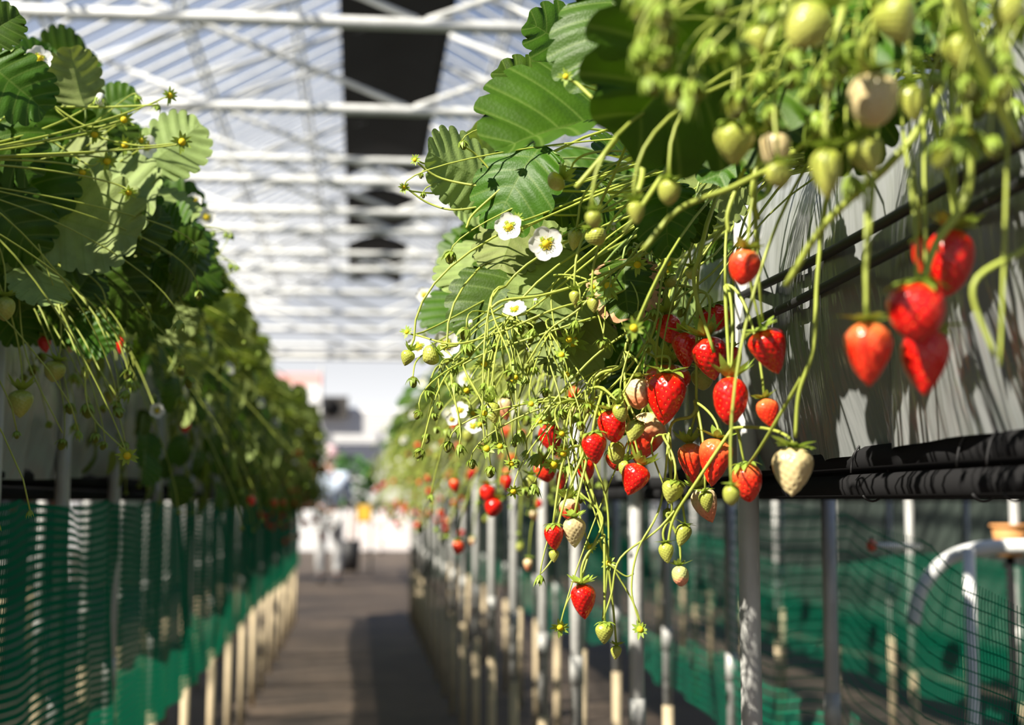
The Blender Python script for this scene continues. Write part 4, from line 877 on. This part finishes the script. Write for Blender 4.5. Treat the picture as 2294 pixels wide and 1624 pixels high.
# long stems seen one by one
def hero_stem(pts, Ys, r, left=False):
    P = [W(x, y, Y) for (x, y), Y in zip(pts, Ys)]; c, pl = crown_of(P[0], left)
    path = catmull(P, 6)
    if pts[0][1] < 660:          # carried on to the crown of its plant
        t0 = (P[1]-P[0]).normalized(); ln = (c-P[0]).length
        path = bezier(c, c+Vector((.3 if left else -.3, 0, .15))*ln, P[0]-t0*ln*.35, P[0], 12)[:-1] + path
    V, F = tube([p-c for p in path], r, r*.7, 7); obj('stalk', mesh('stalk', V, F, 'stem'), pl)
HS = [
 ([(1500, 415), (1400, 430), (1210, 425), (1100, 420), (990, 400), (935, 365)], [1.42, 1.42, 1.42, 1.43, 1.45, 1.45], .0017), ([(1220, 430), (1110, 455), (1020, 470), (960, 455), (915, 425)], [1.42, 1.43, 1.44, 1.45, 1.45], .0014),
 ([(1405, 320), (1380, 380), (1340, 470), (1325, 545)], [1.3, 1.3, 1.32, 1.33], .0018), ([(1130, 418), (1070, 350), (1035, 325)], [1.43, 1.43, 1.42], .0014), ([(1120, 425), (1060, 480), (1045, 510)], [1.42, 1.42, 1.41], .0017),
 ([(1405, 588), (1360, 620), (1300, 690), (1230, 740), (1180, 815)], [1.34, 1.34, 1.34, 1.35, 1.36], .0014), ([(1530, 560), (1400, 650), (1250, 690), (1130, 740), (1020, 770), (930, 750)], [1.42, 1.4, 1.38, 1.4, 1.44, 1.48], .0014),
 ([(1560, 600), (1430, 680), (1300, 720), (1180, 760), (1090, 790), (1030, 820)], [1.45, 1.42, 1.4, 1.42, 1.44, 1.45], .0014), ([(1500, 540), (1340, 620), (1220, 660), (1130, 672), (1100, 690)], [1.4, 1.38, 1.38, 1.38, 1.38], .0018),
 ([(1560, 640), (1440, 720), (1330, 800), (1240, 900), (1180, 980)], [1.42, 1.4, 1.4, 1.4, 1.4], .0015), ([(1480, 640), (1470, 720), (1440, 800), (1395, 880)], [1.38, 1.37, 1.36, 1.35], .0014), ([(1570, 560), (1555, 640), (1600, 790)], [1.3, 1.3, 1.3], .0026),
 ([(1640, 960), (1560, 1080), (1510, 1160), (1495, 1225)], [1.3, 1.32, 1.34, 1.35], .0018), ([(1560, 1080), (1480, 1180), (1390, 1250), (1370, 1330), (1352, 1385)], [1.34, 1.35, 1.35, 1.35, 1.35], .0012),
 ([(1500, 960), (1480, 1130), (1430, 1230), (1415, 1320), (1432, 1395)], [1.36, 1.35, 1.35, 1.35, 1.35], .0012), ([(1330, 1030), (1360, 1130), (1362, 1260), (1350, 1390)], [1.36, 1.36, 1.36, 1.36], .0012), ([(1362, 1262), (1400, 1290), (1420, 1285)], [1.35, 1.35, 1.35], .0009),
 ([(1295, 1100), (1350, 1160), (1320, 1240), (1300, 1305)], [1.37, 1.36, 1.36, 1.35], .0012), ([(1240, 1250), (1225, 1270), (1212, 1285)], [1.36, 1.36, 1.36], .0009), ([(1300, 1300), (1270, 1350), (1256, 1395)], [1.35, 1.35, 1.35], .0009),
 ([(1840, 520), (1830, 640), (1822, 780), (1790, 880), (1782, 980)], [1.08, 1.08, 1.08, 1.09, 1.1], .0021), ([(1690, 480), (1700, 620), (1708, 720)], [1.12, 1.12, 1.14], .0017), ([(1650, 420), (1630, 480), (1632, 520)], [1.1, 1.1, 1.1], .0022), ([(1700, 350), (1685, 430), (1700, 490)], [1.05, 1.05, 1.08], .0024),
 ([(1400, 265), (1340, 230), (1290, 185), (1268, 175)], [1.14, 1.14, 1.15, 1.15], .0022), ([(1410, 270), (1350, 350), (1290, 420)], [1.12, 1.12, 1.12], .0030), ([(1430, 285), (1440, 380), (1430, 430)], [1.08, 1.06, 1.05], .0032), ([(1560, 290), (1480, 400), (1400, 520)], [1.05, 1.04, 1.02], .0026),
 ([(1640, 420), (1520, 470), (1440, 560)], [1.0, 1.0, 1.0], .0024), ([(2140, -20), (2200, 150), (2280, 320)], [.72, .74, .76], .0042), ([(1870, 120), (1850, 240), (1850, 340)], [.82, .82, .8], .0032), ([(2160, 200), (2170, 420), (2100, 540), (2070, 620)], [.84, .84, .84, .83], .0036),
 ([(2090, 260), (2130, 420), (2140, 520)], [.9, .9, .9], .0026), ([(1950, 480), (1940, 600), (1942, 720)], [.87, .87, .87], .0024), ([(2260, 200), (2250, 560), (2240, 820)], [.8, .8, .8], .0016), ([(1980, 380), (1850, 500), (1760, 640)], [.9, .93, .96], .0034), ([(2294, 560), (2180, 640), (2230, 800)], [.8, .8, .8], .0022),
 ([(1740, 60), (1700, 160), (1640, 260)], [.85, .86, .88], .0034), ([(1790, 0), (1740, 60), (1720, 110)], [.8, .8, .8], .0038), ([(1960, 60), (1930, 120), (1950, 170)], [.76, .77, .78], .004), ([(1815, 812), (1770, 890), (1705, 1000), (1675, 1042)], [1.09, 1.12, 1.18, 1.24], .0017),
]
for pts, Ys, r in HS: hero_stem(pts, Ys, r)
for pts, Ys, r in [([(-10, 250), (100, 240), (230, 240), (355, 235)], [1.75]*4, .0019), ([(95, 215), (180, 290), (300, 325), (395, 322)], [1.74]*4, .0014), ([(100, 222), (170, 270), (210, 285), (270, 270)], [1.73]*4, .0014), ([(130, 325), (200, 370), (230, 355)], [1.72]*3, .0014),
                   ([(180, 600), (230, 650), (240, 720)], [1.8]*3, .0013), ([(40, 640), (60, 800), (140, 970)], [1.75]*3, .0012), ([(190, 800), (200, 920), (280, 1010)], [1.72]*3, .0013), ([(110, 640), (180, 760), (270, 900)], [1.9]*3, .0013), ([(0, 340), (60, 360), (125, 350)], [1.7]*3, .0012),
                   ([(400, 640), (480, 580), (515, 530)], [2.2]*3, .0010), ([(420, 650), (500, 620), (535, 600)], [2.2]*3, .0010), ([(240, 620), (330, 560), (350, 590)], [2.0]*3, .0012), ([(70, 480), (90, 560), (120, 640)], [1.72]*3, .0012), ([(130, 640), (150, 720), (190, 790)], [1.8]*3, .0012), ([(330, 660), (400, 650), (440, 610)], [2.1]*3, .0012)]:
    hero_stem(pts, Ys, r, True)

# --- plants further along both rows: copied from a few patterns
def plant_pattern(seed, detail, shady=False):
    rnd = random.Random(seed); leaves = []; stalks = []; buds = []; fruits = []; flow = []
    for k in range((24 if detail else 30) + (16 if shady else 0)):
        a = rnd.uniform(-.22, .22); out = rnd.uniform(-.30, .12); up = rnd.uniform(.0, .19)*(1 if out < .05 else 1.0) - max(0, -out-.16)*.5
        b = Vector((out*.75, a*.8, up+.02)); ln = rnd.uniform(.055, .085); dr = Vector((out*1.6-.05, a*1.5, rnd.uniform(-.15, .12))).normalized()
        nrm = Vector((-.35+rnd.uniform(-.5, .5), rnd.uniform(-.9, .1), .8)); leaves.append((b, b+dr*ln, nrm, rnd.randrange(8)))
        stalks.append(('leaf_stalk', bezier(b, b-dr*.04, Vector((-.03, 0, .06)), Vector((0, 0, 0)), 7), .0012))
    for k in range(22 if shady else 0):      # young leaves hanging over the edge
        b = Vector((rnd.uniform(-.30, -.10), rnd.uniform(-.2, .2), rnd.uniform(-.34, -.02))); dr = Vector((rnd.uniform(-.5, .2), rnd.uniform(-.6, .6), -1)).normalized()
        leaves.append((b, b+dr*rnd.uniform(.035, .07), Vector((-1, rnd.uniform(-.6, .6), rnd.uniform(.0, .5))), rnd.randrange(8)))
    for k in range(12):      # leaves over the middle and far side of the bed
        b = Vector((rnd.uniform(-.08, .24), rnd.uniform(-.17, .17), rnd.uniform(.05, .24))); a = rnd.uniform(0, 6.28); dr = Vector((math.cos(a), math.sin(a), rnd.uniform(-.3, .2))).normalized()
        leaves.append((b, b+dr*rnd.uniform(.07, .09), Vector((rnd.uniform(-.4, .4), rnd.uniform(-.4, .4), 1)), rnd.randrange(8)))
    for k in range(11 if shady else 13 if detail else 22):
        e_ = Vector((rnd.uniform(-.40, -.08), rnd.uniform(-.2, .2), rnd.uniform(-.42, -.02))); kind = rnd.choice(('bud', 'fruit', 'fruit', 'fl'))
        stalks.append(('stalk', bezier(e_, e_+Vector((0, 0, .07)), Vector((-.14, e_.y*.4, .05)), Vector((0, 0, 0)), 9), .0011))
        (flow if kind == 'fl' and e_.z > -.2 else buds).append((e_, kind if kind != 'fl' else 'bud', rnd.randrange(4), rnd.uniform(.007, .011)))
    for k in range(6):
        e_ = Vector((rnd.uniform(-.36, -.10), rnd.uniform(-.2, .2), rnd.uniform(-.50, -.14)))
        fruits.append((e_, rnd.uniform(.017, .026), rnd.choice(('ripe', 'orange_red', 'orange_red', 'turning', 'green')), rnd.randrange(5), rnd.uniform(-15, 15)))
    return leaves, stalks, buds, fruits, flow
def lowleaf(b, t, n):
    M = frame(b, t, n); return ([M @ Vector(v) for v in LOWLEAF[0]], LOWLEAF[1])
def make_plant(seed, shady=False):
    L, S, Bd, Fr, Fl = plant_pattern(seed, True, shady)
    root = thing('strawberry_plant', (0, 0, 0)); 
    for b, t, n, m in L: obj('leaf', LEAF[m], root, frame(b, t, n))
    for nm, pts, r in S: obj(nm, mesh(nm, *tube(pts, r, r, 4), 'stem' if nm == 'stalk' else 'petiole'), root)
    for p, kd, m, s in Bd: obj('bud', BUD[kd][m], root, Matrix.Translation(p) @ Matrix.Rotation(seed+m, 4, 'Z') @ Matrix.Scale(s, 4))
    for p, kd, m, s in Fl: flower(root, p, .024, Vector((-.6, -.8, .4)))
    berries = []
    for p, w_, mt, sh, ti in Fr:
        c2 = Vector((0, 0, 0)); berries.append((p, strawberry(p, w_, w_*1.25, mt, ti, sh, sh, None, None, bezier(p, p+Vector((0, 0, .1)), Vector((-.14, p.y*.4, .05)), c2, 9), low=True, cal=sh % 4)))
    return root, berries
def copy_tree(o, parent=None, mesh_share=True):
    c = o.copy(); col.objects.link(c)
    if parent: c.parent = parent
    for ch in [x for x in o.children]: copy_tree(ch, c)
    return c
def merged_plant(seed, shady=False):
    """distant plant: foliage, stalks and fruit as three parts"""
    L, S, Bd, Fr, Fl = plant_pattern(seed, False, shady); root = thing('strawberry_plant', (0, 0, 0))
    V, F, M = join([lowleaf(b, b+(t-b)*1.15, n) for b, t, n, m in L]); uv = LOWLEAF[3]*len(L)
    obj('foliage', mesh('foliage', V, F, 'leaf', uvs=uv), root)
    V, F, M = join([tube(p, r*1.3, None, 3) for nm, p, r in S] + [sphere_g(.008, .008, .010, 6, 4, tuple(p)) for p, kd, m, s in Bd])
    obj('stalks', mesh('stalks', V, F, 'stem'), root)['kind'] = 'stuff'
    mats = ['ripe', 'orange_red', 'turning', 'green']
    V, F, M = join([(*[( [Vector(v)*1 + p for v in [(x[0]*w_, x[1]*w_, x[2]*w_*1.25) for x in _bg[(sh, True)][0][0]]]), _bg[(sh, True)][0][1]], mats.index(mt)) for p, w_, mt, sh, ti in Fr])
    obj('fruit', mesh('fruitm', V, F, ['ripe_far', 'orange_red_far', 'turning_far', 'green_far'], mi=M), root)['kind'] = 'stuff'
    if Fl: 
        V, F, M = join([sphere_g(.011, .006, .011, 6, 4, tuple(p)) for p, kd, m, s in Fl]); obj('flowers', mesh('flowersm', V, F, 'petal'), root)['kind'] = 'stuff'
    return root
for sh in range(5): berry_mesh(sh, 'ripe', 'seed_gold', True)
plain('ripe_far', (.8, .015, .008), .35); plain('orange_red_far', (.85, .10, .02), .35); plain('turning_far', (.85, .42, .2), .4); plain('green_far', (.45, .52, .14), .45)
protos = [make_plant(s) for s in (101, 102, 103, 104)]; protol = [make_plant(s, True) for s in (111, 112, 113)]
def erase(o):
    for ch in list(o.children): erase(ch)
    bpy.data.objects.remove(o)
def place_mid(pr, x, y, rz, lab, grp, blab, bgrp, sc=1.0, nberry=6):
    root, berries = pr
    c = copy_tree(root); c.location = (x, y, 1.375); c.rotation_euler = (0, 0, rz); c.scale = (sc,)*3; tag(c, lab, 'plant', grp)
    Mx = Matrix.Translation((x, y, 1.375)) @ Matrix.Rotation(rz, 4, 'Z')
    for p, b in berries[:nberry]:
        q = copy_tree(b); q.location = Mx @ (Vector(p)*sc); q.rotation_euler = (0, 0, rz); q.scale = (sc,)*3; tag(q, blab, CATB, bgrp)
rp = random.Random(5)
i = 0; y = 2.46
while y < 6.0:
    place_mid(protos[i % 4], .54, y, rp.uniform(-.2, .2), 'strawberry plant of the right row, softly blurred behind the sharp ones', 'nearer blurred plants of the right row', 'blurred berry of the right row hanging beyond the sharp clusters', 'blurred berries of the right row', rp.uniform(.92, 1.08), 4); y += .32; i += 1
y = 2.62
while y < 6.0:
    place_mid(protol[i % 3], -.58, y, math.pi+rp.uniform(-.2, .2), 'strawberry plant of the left row, in shade behind the nearest ones', 'nearer blurred plants of the left row', 'dim blurred berry hanging in the shaded left row', 'blurred berries of the left row', rp.uniform(.92, 1.08), 1); y += .32; i += 1
for x_, y_, s_ in ((-.80, .98, 1.0), (-.80, 1.30, 1.0), (-.72, 1.55, 1.0), (-.80, .62, 1.0)):
    place_mid(protol[i % 3], x_, y_, math.pi, 'dark leaves of a left row plant at the very edge of the view', 'edge plants of the left row', '', '', s_, 0); i += 1
for r_, bs in protos+protol:
    erase(r_)
    for p, b in bs: erase(b)
far = [merged_plant(s) for s in (201, 202, 203)]; farl = [merged_plant(s, True) for s in (211, 212, 213)]
y = 6.05
while y < 12.4:
    for x, rz, side in ((.54, 0, 'right'), (-.58, math.pi, 'left')):
        c = copy_tree((far if side == 'right' else farl)[rp.randrange(3)]); c.location = (x, y+rp.uniform(-.04, .04), 1.375); c.rotation_euler = (0, 0, rz+rp.uniform(-.3, .3)); c.scale = (rp.uniform(.95, 1.15),)*3
        tag(c, 'distant strawberry plant far along the %s row' % side, 'plant', 'distant plants of the %s row' % side)
    y += .30
y = 2.6
while y < 9.8:
    c = copy_tree(farl[rp.randrange(3)]); c.location = (-2.1, y, 1.37); c.rotation_euler = (0, 0, math.pi+rp.uniform(-.3, .3)); c.scale = (.95,)*3
    tag(c, 'strawberry plant on the next bed to the left, behind the left row', 'plant', 'plants of the next bed to the left'); y += .36
for r_ in far+farl: erase(r_)

# leafy plant, yellow crate and stand beyond the rows
plain('crate_yellow', (.85, .50, .05), .6); plain('bush_leaf', (.06, .17, .03), .6, var=.3)
t = thing('potted_bush', (-.10, 21.0, 0), 'dark green bush beyond the end of the rows beside the person', 'bush'); rr = random.Random(2)
parts = [lowleaf(Vector((rr.gauss(0, .17), rr.gauss(0, .14), .95+rr.uniform(0, .75))), Vector((rr.gauss(0, .2), rr.gauss(0, .2), .95+rr.uniform(0, .75))), Vector((0, -1, .6))) for _ in range(1)]
parts = []
for _ in range(240):
    a = rr.uniform(0, 2*math.pi); h = rr.random(); r_ = .32*math.sin(math.pi*(.12+.8*h))*rr.uniform(.6, 1); b = Vector((r_*math.cos(a), r_*math.sin(a)*.8, .95+.72*h)); d = Vector((math.cos(a), math.sin(a), rr.uniform(-.4, .6))).normalized()
    parts.append(lowleaf(b, b+d*.11, Vector((rr.uniform(-.5, .5), -.6, .8))))
V, F, M = join(parts); obj('foliage', mesh('bushf', V, F, 'bush_leaf'), t)
V, F = tube([(0, 0, .4), (.02, 0, .8), (0, 0, 1.3)], .02, .01, 8); obj('stem', mesh('bushs', V, F, 'dry'), t)
V, F = tube([(0, 0, 0), (0, 0, .45)], .13, .17, 20); obj('pot', mesh('pot', V, F, 'black_plastic'), t)
t = thing('crate', (.10, 20.4, .72), 'small yellow crate on a stand beside the bush beyond the rows', 'crate')
Vc, Fc, Mc = join([boxg(-.11, .11, -.15, .15, 0, .02), boxg(-.11, .11, -.15, -.13, 0, .24), boxg(-.11, .11, .13, .15, 0, .24), boxg(-.11, -.09, -.15, .15, 0, .24), boxg(.09, .11, -.15, .15, 0, .24)])
obj('bin', mesh('bin', Vc, Fc, 'crate_yellow', smooth=False), t)
for sx in (-1, 1):
    for sy in (-1, 1): obj('leg', mesh('cleg', *boxg(sx*.1-.012, sx*.1+.012, sy*.13-.012, sy*.13+.012, -.72, 0), 'dark_pipe', smooth=False), t)

# ------------------------------------------------------------------ person beyond the rows, seen from behind
plain('skin', (.62, .38, .28), .5, sss=.1); plain('shirt', (.62, .72, .88), .8, bump=.3, bscale=30); plain('trousers', (.50, .50, .50), .8); plain('hat', (.78, .56, .58), .8); plain('shoe', (.05, .05, .06), .6); plain('apron', (.05, .09, .09), .8)
def skin(name, J, E, mat, parent, sub=2):
    bm = bmesh.new(); lay = bm.verts.layers.skin.verify(); vs = []
    for i, (x, y, z, r) in enumerate(J):
        v = bm.verts.new((x, y, z)); v[lay].radius = (r, r); v[lay].use_root = (i == 0); vs.append(v)
    for a, b in E: bm.edges.new((vs[a], vs[b]))
    me = bpy.data.meshes.new(name); bm.to_mesh(me); bm.free(); me.materials.append(MAT[mat])
    o = obj(name, me, parent); m = o.modifiers.new('skin', 'SKIN'); m.use_smooth_shade = True; o.modifiers.new('sub', 'SUBSURF').levels = sub; o.modifiers[-1].render_levels = sub
    return o
pe = thing('person', (-.345, 18.0, 0), 'person in a light blue shirt and pale hat standing with back turned beyond the rows', 'person')
# pelvis at 0
body = [(0, 0, .90, .12), (0, -.01, 1.08, .11), (0, 0, 1.30, .135), (0, .02, 1.40, .06), (0, .04, 1.47, .055), (0, .05, 1.55, .085), (0, .05, 1.63, .075),
        (-.17, 0, 1.33, .05), (-.25, .06, 1.10, .042), (-.30, .22, .98, .032), (.17, 0, 1.33, .05), (.23, .04, 1.08, .042), (.22, .24, .98, .032),
        (-.09, 0, .84, .085), (-.10, -.01, .48, .058), (-.10, .02, .08, .038), (.09, 0, .84, .085), (.11, .05, .48, .058), (.11, .02, .08, .038), (-.31, .29, .96, .026), (.22, .31, .96, .026)]
be = [(0, 1), (1, 2), (2, 3), (3, 4), (4, 5), (5, 6), (2, 7), (7, 8), (8, 9), (2, 10), (10, 11), (11, 12), (0, 13), (13, 14), (14, 15), (0, 16), (16, 17), (17, 18), (9, 19), (12, 20)]
bo = skin('body', body, be, 'skin', pe)
skin('shirt', [(0, 0, .90, .165), (0, -.01, 1.10, .155), (0, 0, 1.29, .18), (0, .02, 1.40, .095), (-.19, 0, 1.32, .075), (-.26, .06, 1.10, .062), (-.30, .17, 1.0, .05), (.19, 0, 1.32, .075), (.24, .04, 1.09, .062), (.225, .19, .99, .05)], [(0, 1), (1, 2), (2, 3), (2, 4), (4, 5), (5, 6), (2, 7), (7, 8), (8, 9)], 'shirt', pe)
skin('trousers', [(0, 0, .86, .155), (-.09, 0, .80, .10), (-.10, -.01, .48, .075), (-.10, .02, .10, .06), (.09, 0, .80, .10), (.11, .05, .48, .075), (.11, .02, .10, .06)], [(0, 1), (1, 2), (2, 3), (0, 4), (4, 5), (5, 6)], 'trousers', pe)
obj('hat', mesh('hat', *join([sphere_g(.115, .125, .10, 18, 10, (0, .05, 1.62)), sphere_g(.17, .19, .012, 18, 6, (0, .05, 1.58))])[:2], 'hat'), pe)
for s in (-1, 1):
    sh = obj('shoe', mesh('shoe', *sphere_g(.05, .13, .05, 14, 8, (s*.105, .06, .05)), 'shoe'), pe)
    hx, hy, hz = ((-.31, .29, .96), (.22, .31, .96))[s > 0]
    for k in range(4):
        V, F = tube([(hx-.024+.016*k, hy+.01, hz), (hx-.026+.017*k, hy+.05, hz-.008), (hx-.026+.017*k, hy+.08-.006*abs(k-1.5), hz-.03)], .008, .006, 6); obj('finger', mesh('finger', V, F, 'skin'), bo)
    V, F = tube([(hx-s*.02, hy-.01, hz), (hx-s*.045, hy+.02, hz-.005), (hx-s*.05, hy+.045, hz-.01)], .009, .007, 6); obj('thumb', mesh('thumb', V, F, 'skin'), bo)

print('objects', len(bpy.data.objects), 'verts', sum(len(m.vertices) for m in bpy.data.meshes))
